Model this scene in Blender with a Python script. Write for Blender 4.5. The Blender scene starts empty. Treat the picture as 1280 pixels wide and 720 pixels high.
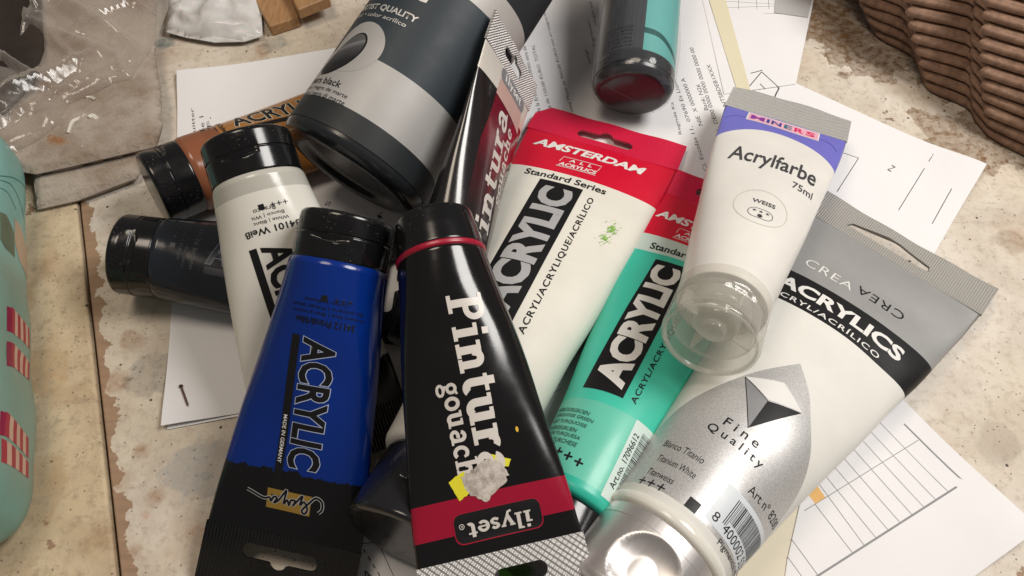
import bpy, bmesh, math, random
import numpy as np
from mathutils import Matrix, Vector
random.seed(7)
# ------------------------------------------------------------------ camera
D, PITCH, FPX = 0.34, math.radians(33), 950.0
CAM = np.array([0.0, -D*math.sin(PITCH), D*math.cos(PITCH)])
sc = bpy.context.scene
cd = bpy.data.cameras.new('camera'); cam = bpy.data.objects.new('camera', cd)
sc.collection.objects.link(cam); sc.camera = cam
cam.location = CAM; cam.rotation_euler = (PITCH, 0, 0)
cd.sensor_width = 36; cd.lens = 36*FPX/1280; cd.clip_start = 0.005; cd.clip_end = 20
# ------------------------------------------------------------------ light
w = bpy.data.worlds.new('World'); sc.world = w; w.use_nodes = True
w.node_tree.nodes['Background'].inputs[0].default_value = (1.0, 0.93, 0.86, 1)
w.node_tree.nodes['Background'].inputs[1].default_value = 0.14
def area(name, loc, target, size, power, col):
    l = bpy.data.lights.new(name, 'AREA'); l.shape = 'DISK'; l.size = size; l.energy = power; l.color = col
    o = bpy.data.objects.new(name, l); sc.collection.objects.link(o); o.location = loc
    o.rotation_euler = (Vector(target)-Vector(loc)).to_track_quat('-Z', 'Y').to_euler()
area('ceiling_lamp', (0.54, 0.10, 0.76), (0.12, 0, 0), 0.40, 7.5, (1.0, 0.965, 0.92))
area('room_lamp', (-0.28, 0.10, 1.1), (0, 0, 0), 0.40, 3.8, (1.0, 0.86, 0.70))
sc.cycles.transparent_max_bounces = 24
vs = sc.view_settings
vs.view_transform = 'Standard'; vs.look = 'None'; vs.exposure = 0.0; vs.gamma = 1.0
# ------------------------------------------------------------------ pixel -> place
def P(px, py, z):
    "point of the plane at height z (m) seen at this pixel of the 1280x720 photograph"
    d = np.array([px-640.0, -(py-360.0), -FPX])
    c, s = math.cos(PITCH), math.sin(PITCH)
    d = np.array([d[0], c*d[1]-s*d[2], s*d[1]+c*d[2]])
    t = (z-CAM[2])/d[2]
    return CAM+t*d
MM = 0.001
#<<GEOM
class Skin:
    "tube skin: label coordinates (s = mm round from the front line, v = mm from shoulder to tail) -> local metres"
    def __init__(self, S, T, prof, roll=0.0, bend=0.0, dents=(), wob=0.25, seed=1, nv=110, ns=128, power=2.0, zshift=None):
        a = P(S[0], S[1], S[2]*MM); b = T if isinstance(T, np.ndarray) else P(T[0], T[1], T[2]*MM)
        y = b-a; self.L = np.linalg.norm(y)/MM; y = y/np.linalg.norm(y)
        z = np.array([0, 0, 1.0]); z = z-y*z.dot(y); z /= np.linalg.norm(z)
        x = np.cross(y, z)
        r = math.radians(roll)
        x, z = x*math.cos(r)-z*math.sin(r), z*math.cos(r)+x*math.sin(r)
        self.M = np.eye(4); self.M[:3, 0] = x; self.M[:3, 1] = y; self.M[:3, 2] = z; self.M[:3, 3] = a
        L = self.L
        pv = [p[0] if abs(p[0]) > 1.0001 or p[0] <= 0 else p[0]*L for p in prof]
        self.v0, self.v1 = pv[0], pv[-1]
        v = np.concatenate([np.linspace(self.v0, 6, 22)[:-1], np.linspace(6, self.v1, nv)])
        A = np.interp(v, pv, [p[1] for p in prof]); B = np.interp(v, pv, [p[2] for p in prof])
        k = np.array([1, 2, 3, 2, 1.])/9
        for q in range(2):
            for X in (A, B):
                Y = np.convolve(np.pad(X, 2, mode='edge'), k, 'valid'); X[24:-3] = Y[24:-3]
        th = np.linspace(-math.pi, math.pi, 721)
        u = np.linspace(-0.5, 0.5, ns+1)
        pos = np.zeros((len(v), ns+1, 3)); per = np.zeros(len(v))
        for i in range(len(v)):
            sx, cx = np.sin(th), np.cos(th); e = 2.0/power
            X = A[i]*np.sign(sx)*np.abs(sx)**e; Z = B[i]*np.sign(cx)*np.abs(cx)**e
            l = np.concatenate([[0], np.cumsum(np.hypot(np.diff(X), np.diff(Z)))]); per[i] = l[-1]
            f = l/l[-1]-0.5
            pos[i, :, 0] = np.interp(u, f, X); pos[i, :, 2] = np.interp(u, f, Z); pos[i, :, 1] = v[i]
        pos[:, -1] = pos[:, 0]
        self.v, self.u, self.per, self.pos, self.A, self.B = v, u, per, pos, A, B
        self.ns = ns
        rng = np.random.RandomState(seed)
        n = self.normals()
        sm = u[None, :]*per[:, None]; vm = v[:, None]+0*sm
        h = np.zeros_like(sm)
        fade = np.clip(vm/12.0, 0, 1)*np.clip((self.v1-vm)/10.0, 0, 1)
        for q in range(7):
            fs = rng.randint(1, 4); fv = rng.uniform(0.02, 0.09); p1, p2 = rng.uniform(0, 6.28, 2)
            h += wob*0.45*np.sin(2*math.pi*fs*u[None, :]+p1+vm*fv*0.4)*np.sin(vm*fv*1.7+p2)
        h *= fade
        for (s0, v0, rs, rv, dep) in dents:
            h -= dep*np.exp(-((sm-s0)/rs)**2-((vm-v0)/rv)**2)
        h[:, -1] = h[:, 0]
        pos += n*h[:, :, None]
        if bend:
            t = np.clip(vm/L, 0, 1); pos[:, :, 2] += bend*4*t*(1-t)
        self.n = self.normals()
    def normals(self):
        p = self.pos
        dv = np.gradient(p, axis=0); q = np.concatenate([p[:, -2:-1], p, p[:, 1:2]], axis=1)
        du = (q[:, 2:]-q[:, :-2])
        n = np.cross(du, dv); n /= (np.linalg.norm(n, axis=2, keepdims=True)+1e-12)
        return n
    def at(self, s, v, off=0.0):
        s = np.asarray(s, float); v = np.asarray(v, float)
        fi = np.interp(v, self.v, np.arange(len(self.v))); i = np.clip(fi.astype(int), 0, len(self.v)-2); fi = fi-i
        per = self.per[i]*(1-fi)+self.per[i+1]*fi
        fu = (np.clip(s/per, -0.5, 0.5)+0.5)*self.ns; j = np.clip(fu.astype(int), 0, self.ns-1); fu = fu-j
        def bl(G):
            return (G[i, j]*((1-fi)*(1-fu))[:, None]+G[i+1, j]*(fi*(1-fu))[:, None]
                    + G[i, j+1]*((1-fi)*fu)[:, None]+G[i+1, j+1]*(fi*fu)[:, None])
        p = bl(self.pos); n = bl(self.n); n /= (np.linalg.norm(n, axis=1, keepdims=True)+1e-12)
        return (p+n*np.asarray(off)[..., None] if np.ndim(off) else p+n*off)*MM
def ellb(a, per):
    lo, hi = 0.0, per/2/math.pi*1.5
    for _ in range(50):
        b = (lo+hi)/2
        p = math.pi*(3*(a+b)-math.sqrt((3*a+b)*(a+3*b)))
        if p > per: hi = b
        else: lo = b
    return lo
def elprof(r, w=None, q=1.15, sh=3.0, crimp=9.0, L=None, neck=0.86, fat=1.0):
    "round shoulder of radius r to a flat tail of width w; last 'crimp' mm of the length are left to the tail strip"
    w = w or math.pi*r
    pr = [(-sh, r*neck, r*neck), (-sh*0.75, r*(neck*0.35+0.65), r*(neck*0.35+0.65)), (-sh*0.35, r*0.985, r*0.985), (0, r, r)]
    for t in np.linspace(0.04, 1, 25):
        b = r*(1-t**q)*fat+0.45*t
        per = 2*math.pi*r*(1-t)+2*(w+0.9)*t
        lo, hi = 0, w
        for _ in range(40):
            a = (lo+hi)/2
            p = math.pi*(3*(a+b)-math.sqrt((3*a+b)*(a+3*b)))
            if p > per: hi = a
            else: lo = a
        pr.append((t*(L-crimp), lo, b))
    return pr
def length(S, T):
    return np.linalg.norm(P(S[0], S[1], S[2]*MM)-P(T[0], T[1], T[2]*MM))/MM
def mk(S, T, r, w=None, q=1.15, crimp=9.0, sh=3.0, neck=0.86, fat=1.0, **k):
    L = length(S, T)
    pr = elprof(r, w, q, sh, crimp, L, neck, fat)
    pr = [(p[0] if p[0] <= 0 else max(p[0], 1.001), p[1], p[2]) for p in pr]
    s = Skin(S, T, pr, **k); s.r = r; s.crimp = crimp; return s
SK = {}
SK['brown'] = mk((243, 218, 18.5), (510, 118, 3.5), 17.8, seed=2, crimp=16)
SK['navy'] = mk((211, 324, 18.5), (515, 360, 3.5), 17.8, seed=3, crimp=16)
SK['white'] = mk((325, 234, 60), (432, 578, 5), 17.8, seed=4, crimp=16)
SK['blue'] = mk((423, 338, 58), (340, 742, 4), 17.8, seed=5, q=1.3, crimp=19, dents=[(9, 58, 9, 16, 1.3), (-12, 38, 8, 10, 0.9), (4, 88, 14, 7, 0.8)])
SK['pint'] = mk((553, 330, 68), (639, 752, 41), 15.6, w=51, seed=6, crimp=14, q=1.1, dents=[(10, 50, 7, 12, 1.2), (-9, 66, 8, 14, 1.0), (2, 30, 9, 8, 0.6), (-4, 91, 16, 4, 0.9)])
SK['pint2'] = mk((549, 362, 30), (646, 63, 60), 15.6, w=51, seed=8, crimp=13, roll=73)
SK['amst'] = mk((555, 580, 24), (765, 157, 4), 23.0, w=77, seed=9, crimp=18.5, q=1.5, dents=[(20, 120, 12, 20, 1.4), (-24, 100, 10, 25, 1.0), (14, 70, 10, 16, 0.8)])
SK['turq'] = mk((714, 632, 19), (910, 236, 5), 18.4, w=61, seed=10, crimp=17, q=1.5, dents=[(-18, 100, 7, 18, 1.0), (8, 60, 9, 14, 0.9)])
SK['miners'] = mk((903, 380, 52), (990, 128, 18), 16.6, w=57.5, seed=11, crimp=21, q=1.25, sh=2, neck=0.97)
SK['crea'] = mk((838, 668, 25), (1128, 296, 9), 23.0, w=86, seed=12, crimp=17, q=1.5, dents=[(24, 95, 12, 22, 1.6), (-22, 80, 12, 16, 1.2), (2, 140, 20, 9, 0.9)], sh=5, neck=0.93)
def bottle(S, az, tilt, L, R, **k):
    az, tilt = math.radians(az), math.radians(tilt)
    d = np.array([math.sin(az)*math.cos(tilt), math.cos(az)*math.cos(tilt), math.sin(tilt)])
    s = Skin(S, P(S[0], S[1], S[2]*MM)+d*L*MM, [(0, R, R), (L, R, R)], wob=0.0, **k); s.r = R; return s
SK['mars'] = bottle((445.3, 204.6, 37.3), 31.8, 17.8, 150, 33.6)
SK['teal'] = bottle((791, 108, 23.5), 8.3, 11, 150, 20.0)
Lc = length((-103, 712, 22), (-84, 204, 24))
SK['case'] = Skin((-103, 712, 22), (-84, 204, 24), [(0, 3, 3), (1.5, 14, 9), (4, 22, 14), (8, 27.5, 18), (14, 31, 20.5), (22, 33, 21.5), (34, 34, 22), (Lc-6, 34, 22), (Lc-3, 33.6, 21.5), (Lc-1, 32, 20), (Lc, 29, 17)], wob=0.9, seed=21, power=3.4)
#GEOM>>
# ------------------------------------------------------------------ materials
MATS = {}
def lin(c):
    "8-bit sRGB as it looks -> linear"
    return tuple((x/255/12.92 if x/255 <= 0.04045 else ((x/255+0.055)/1.055)**2.4) for x in c)
class NT:
    def __init__(self, name):
        self.m = bpy.data.materials.new(name); self.m.use_nodes = True; self.t = self.m.node_tree
        self.b = self.t.nodes['Principled BSDF']; self.out = self.t.nodes['Material Output']
    def n(self, typ, **kw):
        o = self.t.nodes.new(typ)
        for k, v in kw.items():
            if k.startswith('i_'):
                key = k[2:]; key = int(key) if key.isdigit() else key.replace('_', ' ')
                o.inputs[key].default_value = v
            else: setattr(o, k, v)
        return o
    def l(self, a, ai, b, bi): self.t.links.new(a.outputs[ai], b.inputs[bi])
    def coord(self, kind='Object', scale=1.0):
        tc = self.n('ShaderNodeTexCoord'); mp = self.n('ShaderNodeMapping'); mp.inputs['Scale'].default_value = (scale,)*3 if not isinstance(scale, tuple) else scale
        self.l(tc, kind, mp, 0); return mp
    def noise(self, src, scale, detail=4, rough=0.55):
        n = self.n('ShaderNodeTexNoise'); n.inputs['Scale'].default_value = scale; n.inputs['Detail'].default_value = detail
        n.inputs['Roughness'].default_value = rough; self.l(src, 0, n, 'Vector'); return n
    def ramp(self, src, si, stops, interp='LINEAR'):
        r = self.n('ShaderNodeValToRGB'); r.color_ramp.interpolation = interp
        e = r.color_ramp.elements
        while len(e) < len(stops): e.new(0.5)
        for q, (p, c) in zip(e, stops):
            q.position = p; q.color = (c, c, c, 1) if isinstance(c, (int, float)) else (*c, 1)
        self.l(src, si, r, 0); return r
    def mix(self, fac, a, b):
        "fac: (node, idx) or float; a, b: (node, idx) or colour"
        m = self.n('ShaderNodeMix'); m.data_type = 'RGBA'
        for k, x in ((0, fac), (6, a), (7, b)):
            if isinstance(x, tuple) and hasattr(x[0], 'outputs'): self.t.links.new(x[0].outputs[x[1]], m.inputs[k])
            elif k == 0: m.inputs[0].default_value = x
            else: m.inputs[k].default_value = (*x, 1)
        return m
    def math(self, op, a, b=None, c=None, clamp=False):
        m = self.n('ShaderNodeMath'); m.operation = op; m.use_clamp = clamp
        for k, x in ((0, a), (1, b), (2, c)):
            if x is None: continue
            if isinstance(x, tuple): self.t.links.new(x[0].outputs[x[1]], m.inputs[k])
            else: m.inputs[k].default_value = x
        return m
    def bump(self, src, si, strength, dist):
        b = self.n('ShaderNodeBump'); b.inputs['Strength'].default_value = strength; b.inputs['Distance'].default_value = dist
        self.l(src, si, b, 'Height'); self.l(b, 0, self.b, 'Normal'); return b
    def set(self, **kw):
        for k, v in kw.items():
            k = k.replace('_', ' ')
            if k not in self.b.inputs: continue
            i = self.b.inputs[k]
            if hasattr(i.default_value, '__len__') and len(v) == 3 and len(i.default_value) == 4: v = (*v, 1)
            i.default_value = v
        return self
def plastic(name, col, rough=0.25, var=0.05, coat=0.0, metal=0.0, sss=0.0, bump=0.05, smudge=0.12, spec=0.5, dust=0.0):
    "plain moulded or printed plastic: slight colour drift, smudged gloss, very fine relief"
    if name in MATS: return MATS[name]
    k = NT(name); c = k.coord('Object')
    n = k.noise(c, 60, 3); r = k.ramp(n, 0, [(0.3, 0.0), (0.7, 1.0)])
    d = tuple(max(0, x*(1-var*2)) for x in col); m = k.mix((r, 0), d, col)
    if dust:
        dn = k.noise(c, 1500, 2, 0.5); dr = k.ramp(dn, 0, [(0.66, 0), (0.72, dust)]); db = k.ramp(k.noise(c, 90, 4), 0, [(0.45, 0), (0.65, 1)]); df_ = k.math('MULTIPLY', (dr, 0), (db, 0))
        m = k.mix((df_, 0), (m, 2), (0.30, 0.28, 0.25))
    k.l(m, 2, k.b, 'Base Color')
    n2 = k.noise(c, 140, 5, 0.65); q = k.math('MULTIPLY_ADD', (n2, 0), smudge*2, rough-smudge, clamp=True); k.l(q, 0, k.b, 'Roughness')
    k.set(Metallic=metal, Coat_Weight=coat, Coat_Roughness=0.12, Specular_IOR_Level=spec)
    if sss: k.set(Subsurface_Weight=sss, Subsurface_Scale=0.004, Subsurface_Radius=(1.0, 0.9, 0.75))
    if bump: k.bump(n2, 0, bump, 0.0004)
    MATS[name] = k.m; return k.m
INK_K = plastic('black_ink', (0.009, 0.009, 0.010), 0.42, 0.0, bump=0, smudge=0.05, spec=0.25)
INK_W = plastic('white_ink', (0.74, 0.73, 0.71), 0.45, 0.02, bump=0, spec=0.3)
INK_S = plastic('silver_ink', (0.50, 0.50, 0.51), 0.36, 0.03, bump=0, metal=0.25)
CAPK = plastic('black_cap_plastic', (0.006, 0.006, 0.007), 0.17, 0.05, bump=0.05, smudge=0.09, dust=0.45)
# ------------------------------------------------------------------ objects
COL = sc.collection
def link(o, parent=None):
    COL.objects.link(o)
    if parent: o.parent = parent
    return o
def mesh(name, verts, faces, mat, parent=None, smooth=False, auto=None):
    me = bpy.data.meshes.new(name); me.from_pydata([tuple(v) for v in verts], [], [tuple(f) for f in faces]); me.update()
    if smooth:
        me.polygons.foreach_set('use_smooth', [True]*len(me.polygons))
        if auto: me.set_sharp_from_angle(angle=math.radians(auto))
    mats = mat if isinstance(mat, (list, tuple)) else [mat]
    for m in mats: me.materials.append(m)
    return link(bpy.data.objects.new(name, me), parent)
def tag(o, label, cat, group=None):
    o['label'] = label; o['category'] = cat
    if group: o['group'] = group
    return o
def empty(name, M=None):
    o = bpy.data.objects.new(name, None); o.empty_display_size = 0.01; link(o)
    if M is not None: o.matrix_world = Matrix([list(r) for r in M])
    return o
def sv_attr(o, sv):
    a = o.data.attributes.new('sv', 'FLOAT_VECTOR', 'POINT')
    f = np.zeros((len(sv), 3), np.float32); f[:, :2] = sv; a.data.foreach_set('vector', f.ravel())
def body_mesh(name, sk, mat, parent, smooth=True):
    nv, ns = len(sk.v), sk.ns
    p = sk.pos[:, :-1].reshape(-1, 3)*MM
    F = []
    for i in range(nv-1):
        for j in range(ns):
            a = i*ns+j; b = i*ns+(j+1) % ns
            F.append((a, b, b+ns, a+ns))
    F.append(tuple(range(ns-1, -1, -1))); F.append(tuple((nv-1)*ns+j for j in range(ns)))
    o = mesh(name, p, F, mat, parent, True)
    o.data.polygons[len(F)-1].use_smooth = False; o.data.polygons[len(F)-2].use_smooth = False
    s = sk.u[None, :-1]*sk.per[:, None]
    sv_attr(o, np.stack([s.ravel(), (sk.v[:, None]+0*s).ravel()], 1))
    return o
def lathe(name, prof, mat, parent, nseg=72, mod=None, smooth=True, auto=40, ends=(True, True)):
    "prof: (d, r) in mm, d measured away from the tail along -y; mod(theta, d, r) -> r"
    V = []; F = []
    th = np.linspace(0, 2*math.pi, nseg, endpoint=False)
    for d, r in prof:
        for t in th:
            rr = mod(t if t <= math.pi else t-2*math.pi, d, r) if mod else r
            V.append((rr*math.sin(t)*MM, -d*MM, rr*math.cos(t)*MM))
    n = len(prof)
    for i in range(n-1):
        for j in range(nseg):
            a = i*nseg+j; b = i*nseg+(j+1) % nseg
            F.append((a, a+nseg, b+nseg, b))
    if ends[0]: F.append(tuple(range(nseg)))
    if ends[1]: F.append(tuple((n-1)*nseg+nseg-1-j for j in range(nseg)))
    return mesh(name, V, F, mat, parent, smooth, auto)
def dense(prof, step=0.5):
    out = []
    for (a, b) in zip(prof[:-1], prof[1:]):
        k = max(1, int(abs(b[0]-a[0])/step))
        for q in range(k): out.append((a[0]+(b[0]-a[0])*q/k, a[1]+(b[1]-a[1])*q/k))
    return out+[prof[-1]]
# ---- flat shapes -> triangles in label millimetres
def shape(loops, extrude=0.0):
    cu = bpy.data.curves.new('tmp', 'CURVE'); cu.dimensions = '2D'; cu.fill_mode = 'BOTH'; cu.extrude = extrude
    for lp in loops:
        s = cu.splines.new('POLY'); s.points.add(len(lp)-1)
        for q, (x, y) in zip(s.points, lp): q.co = (x, y, 0, 1)
        s.use_cyclic_u = True
    return curve_bm(cu)
def curve_bm(cu):
    o = bpy.data.objects.new('tmp', cu); COL.objects.link(o)
    dg = bpy.context.evaluated_depsgraph_get(); e = o.evaluated_get(dg); me = e.to_mesh()
    bm = bmesh.new(); bm.from_mesh(me); e.to_mesh_clear()
    bpy.data.objects.remove(o); bpy.data.curves.remove(cu)
    return bm
def text_bm(s, bold=0.0, shear=0.0, space=1.0, line=1.0, align='LEFT'):
    cu = bpy.data.curves.new('tmp', 'FONT'); cu.body = s; cu.offset = bold; cu.shear = shear; cu.space_character = space
    cu.space_line = line; cu.align_x = align; cu.resolution_u = 3
    return curve_bm(cu)
def fit(bm, w, h):
    X = [v.co.x for v in bm.verts]; Y = [v.co.y for v in bm.verts]
    x0, x1, y0, y1 = min(X), max(X), min(Y), max(Y)
    sx = w/(x1-x0) if w else h/(y1-y0); sy = h/(y1-y0) if h else sx
    if not h: sy = sx
    for v in bm.verts: v.co = Vector(((v.co.x-(x0+x1)/2)*sx, (v.co.y-(y0+y1)/2)*sy, v.co.z))
    return bm
def move(bm, s, v, rot=0.0, arc=0.0):
    c, q = math.cos(math.radians(rot)), math.sin(math.radians(rot))
    for p in bm.verts:
        x, y = p.co.x, p.co.y
        y2 = y-arc*x*x
        p.co = Vector((s+c*x-q*y2, v+q*x+c*y2, p.co.z))
    return bm
def cuts(bm, step, axis=0):
    X = [v.co[axis] for v in bm.verts]
    if not X: return
    x = math.floor(min(X)/step)*step+step*0.5
    no = Vector((1, 0, 0)) if axis == 0 else Vector((0, 1, 0))
    while x < max(X):
        co = Vector((x, 0, 0)) if axis == 0 else Vector((0, x, 0))
        bmesh.ops.bisect_plane(bm, geom=bm.verts[:]+bm.edges[:]+bm.faces[:], dist=1e-5, plane_co=co, plane_no=no)
        x += step
def join(bms):
    a = bms[0]
    for b in bms[1:]:
        m = bpy.data.meshes.new('t'); b.to_mesh(m); b.free(); a.from_mesh(m); bpy.data.meshes.remove(m)
    return a
def onto(sk, bm, name, mat, parent, off=0.07, step=1.6, stepv=5.0):
    "wrap flat triangles (label mm) round a tube skin"
    cuts(bm, step, 0); cuts(bm, stepv, 1)
    bm.faces.ensure_lookup_table()
    bmesh.ops.triangulate(bm, faces=bm.faces[:])
    co = np.array([v.co[:] for v in bm.verts])
    p = sk.at(co[:, 0], co[:, 1], off+co[:, 2])
    bm.verts.index_update()
    F = [[v.index for v in f.verts] for f in bm.faces]
    # orient outward
    c = co[:, :2]; G = []
    for f in F:
        a, b, d = c[f[0]], c[f[1]], c[f[2]]
        G.append(f if (b[0]-a[0])*(d[1]-a[1])-(b[1]-a[1])*(d[0]-a[0]) > 0 else f[::-1])
    bm.free()
    o = mesh(name, p, G, mat, parent, True)
    sv_attr(o, co[:, :2])
    return o
def rect(s0, v0, s1, v1): return [(s0, v0), (s1, v0), (s1, v1), (s0, v1)]
def rrect(x0, y0, x1, y1, r, n=5):
    P_ = []
    for cx, cy, a in ((x1-r, y0+r, -90), (x1-r, y1-r, 0), (x0+r, y1-r, 90), (x0+r, y0+r, 180)):
        for k in range(n+1):
            t = math.radians(a+90*k/n); P_.append((cx+r*math.cos(t), cy+r*math.sin(t)))
    return P_
def ell(cx, cy, rx, ry, n=32): return [(cx+rx*math.cos(2*math.pi*k/n), cy+ry*math.sin(2*math.pi*k/n)) for k in range(n)]
def stroke(pts, w0, w1=None, lift=0.0, bm=None):
    "thick polyline as quads"
    bm = bm or bmesh.new(); w1 = w0 if w1 is None else w1
    pts = [np.array(p, float) for p in pts]; L = []; R = []
    for i, p in enumerate(pts):
        a = pts[max(i-1, 0)]; b = pts[min(i+1, len(pts)-1)]; t = b-a; t /= (np.linalg.norm(t)+1e-9); n = np.array([-t[1], t[0]])
        w = (w0+(w1-w0)*i/(len(pts)-1))/2
        L.append(bm.verts.new((*(p+n*w), lift))); R.append(bm.verts.new((*(p-n*w), lift)))
    for i in range(len(pts)-1): bm.faces.new((R[i], R[i+1], L[i+1], L[i]))
    return bm
def arcp(cx, cy, rx, ry, a0, a1, n=14):
    return [(cx+rx*math.cos(math.radians(a0+(a1-a0)*k/n)), cy+ry*math.sin(math.radians(a0+(a1-a0)*k/n))) for k in range(n+1)]
def bezp(pts, n=10):
    "smooth curve through points"
    out = []; p = [np.array(q, float) for q in pts]
    p = [2*p[0]-p[1]]+p+[2*p[-1]-p[-2]]
    for i in range(1, len(p)-2):
        for k in range(n):
            t = k/n; out.append(tuple(0.5*((2*p[i])+(-p[i-1]+p[i+1])*t+(2*p[i-1]-5*p[i]+4*p[i+1]-p[i+2])*t*t+(-p[i-1]+3*p[i]-3*p[i+1]+p[i+2])*t**3)))
    return out+[tuple(p[-2])]
def txt(sk, par, s, sv, wh, mat, rot=0, bold=0.0, name='lettering', off=0.13, arc=0.0, shear=0.0, space=1.0, step=1.6, line=1.0, align='LEFT'):
    bm = move(fit(text_bm(s, bold, shear, space, line, align), wh[0], wh[1]), sv[0], sv[1], rot, arc)
    return onto(sk, bm, name, mat, par, off, step)
def pan(sk, par, loops, mat, name='print_panel', off=0.07, step=1.6):
    return onto(sk, shape(loops), name, mat, par, off, step)
def crimp(name, sk, mat, parent, holes=(), th=1.1, chamfer=(0, 0), curl=0.0, over=1.0, ext=0.3):
    "flat sealed tail strip"
    a = sk.A[-1]+ext; v0 = sk.v1-over; v1 = sk.L; cl, cr = chamfer
    out = [(-a, v0), (a, v0), (a, v1-cr), (a-cr*0.9, v1), (-a+cl*0.9, v1), (-a, v1-cl)]
    if not cl: out[-2:] = [(-a, v1)]
    if not cr: out[2:4] = [(a, v1)]
    bm = shape([out]+[list(h) for h in holes], th/2)
    cuts(bm, 3.0, 0); cuts(bm, 2.5, 1)
    bm.verts.index_update()
    co = np.array([v.co[:] for v in bm.verts]); F = [[v.index for v in f.verts] for f in bm.faces]; bm.free()
    zz = co[:, 2]+curl*((co[:, 0]/a)**2)*np.clip((co[:, 1]-v0)/(v1-v0), 0, 1)+0.25*np.sin(co[:, 0]*0.23+sk.L)*np.clip((co[:, 1]-v0)/(v1-v0), 0, 1)
    p = np.stack([co[:, 0], co[:, 1], zz], 1)*MM
    o = mesh(name, p, F, mat, parent); sv_attr(o, co[:, :2]); return o
def euro(v, w=30, h=5.0, bump=3.0):
    "hang hole with a middle lobe"
    P_ = arcp(w/2-h/2, v, h/2, h/2, -90, 90, 8)+[(bump*1.2, v+h/2)]+arcp(0, v+h*0.35, bump, bump*0.95, 20, 160, 8)+[(-bump*1.2, v+h/2)]+arcp(-w/2+h/2, v, h/2, h/2, 90, 270, 8)
    return P_
def cap_notch(half, d0, d1, dep, c=0.0):
    "thumb recess: deepest at a crisp curved lip (d0), running out towards d1"
    def f(t, d, r):
        x = (t-c)*r; e = 1-(x/half)**2
        if e <= 0: return r
        lip = d0+(1-e)*1.2
        if d < lip: return r
        k = max(0, 1-(d-lip)/(d1-lip))*min(1, (d-lip)/0.5)
        return r-dep*(e**0.6)*k
    return f
def cap_scoop(half, dc, hd, dep, c=0.0):
    def f(t, d, r):
        e = 1-((t-c)*r/half)**2-((d-dc)/hd)**2
        return r if e <= 0 else r-dep*min(1, e*1.3)**0.75
    return f
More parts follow.
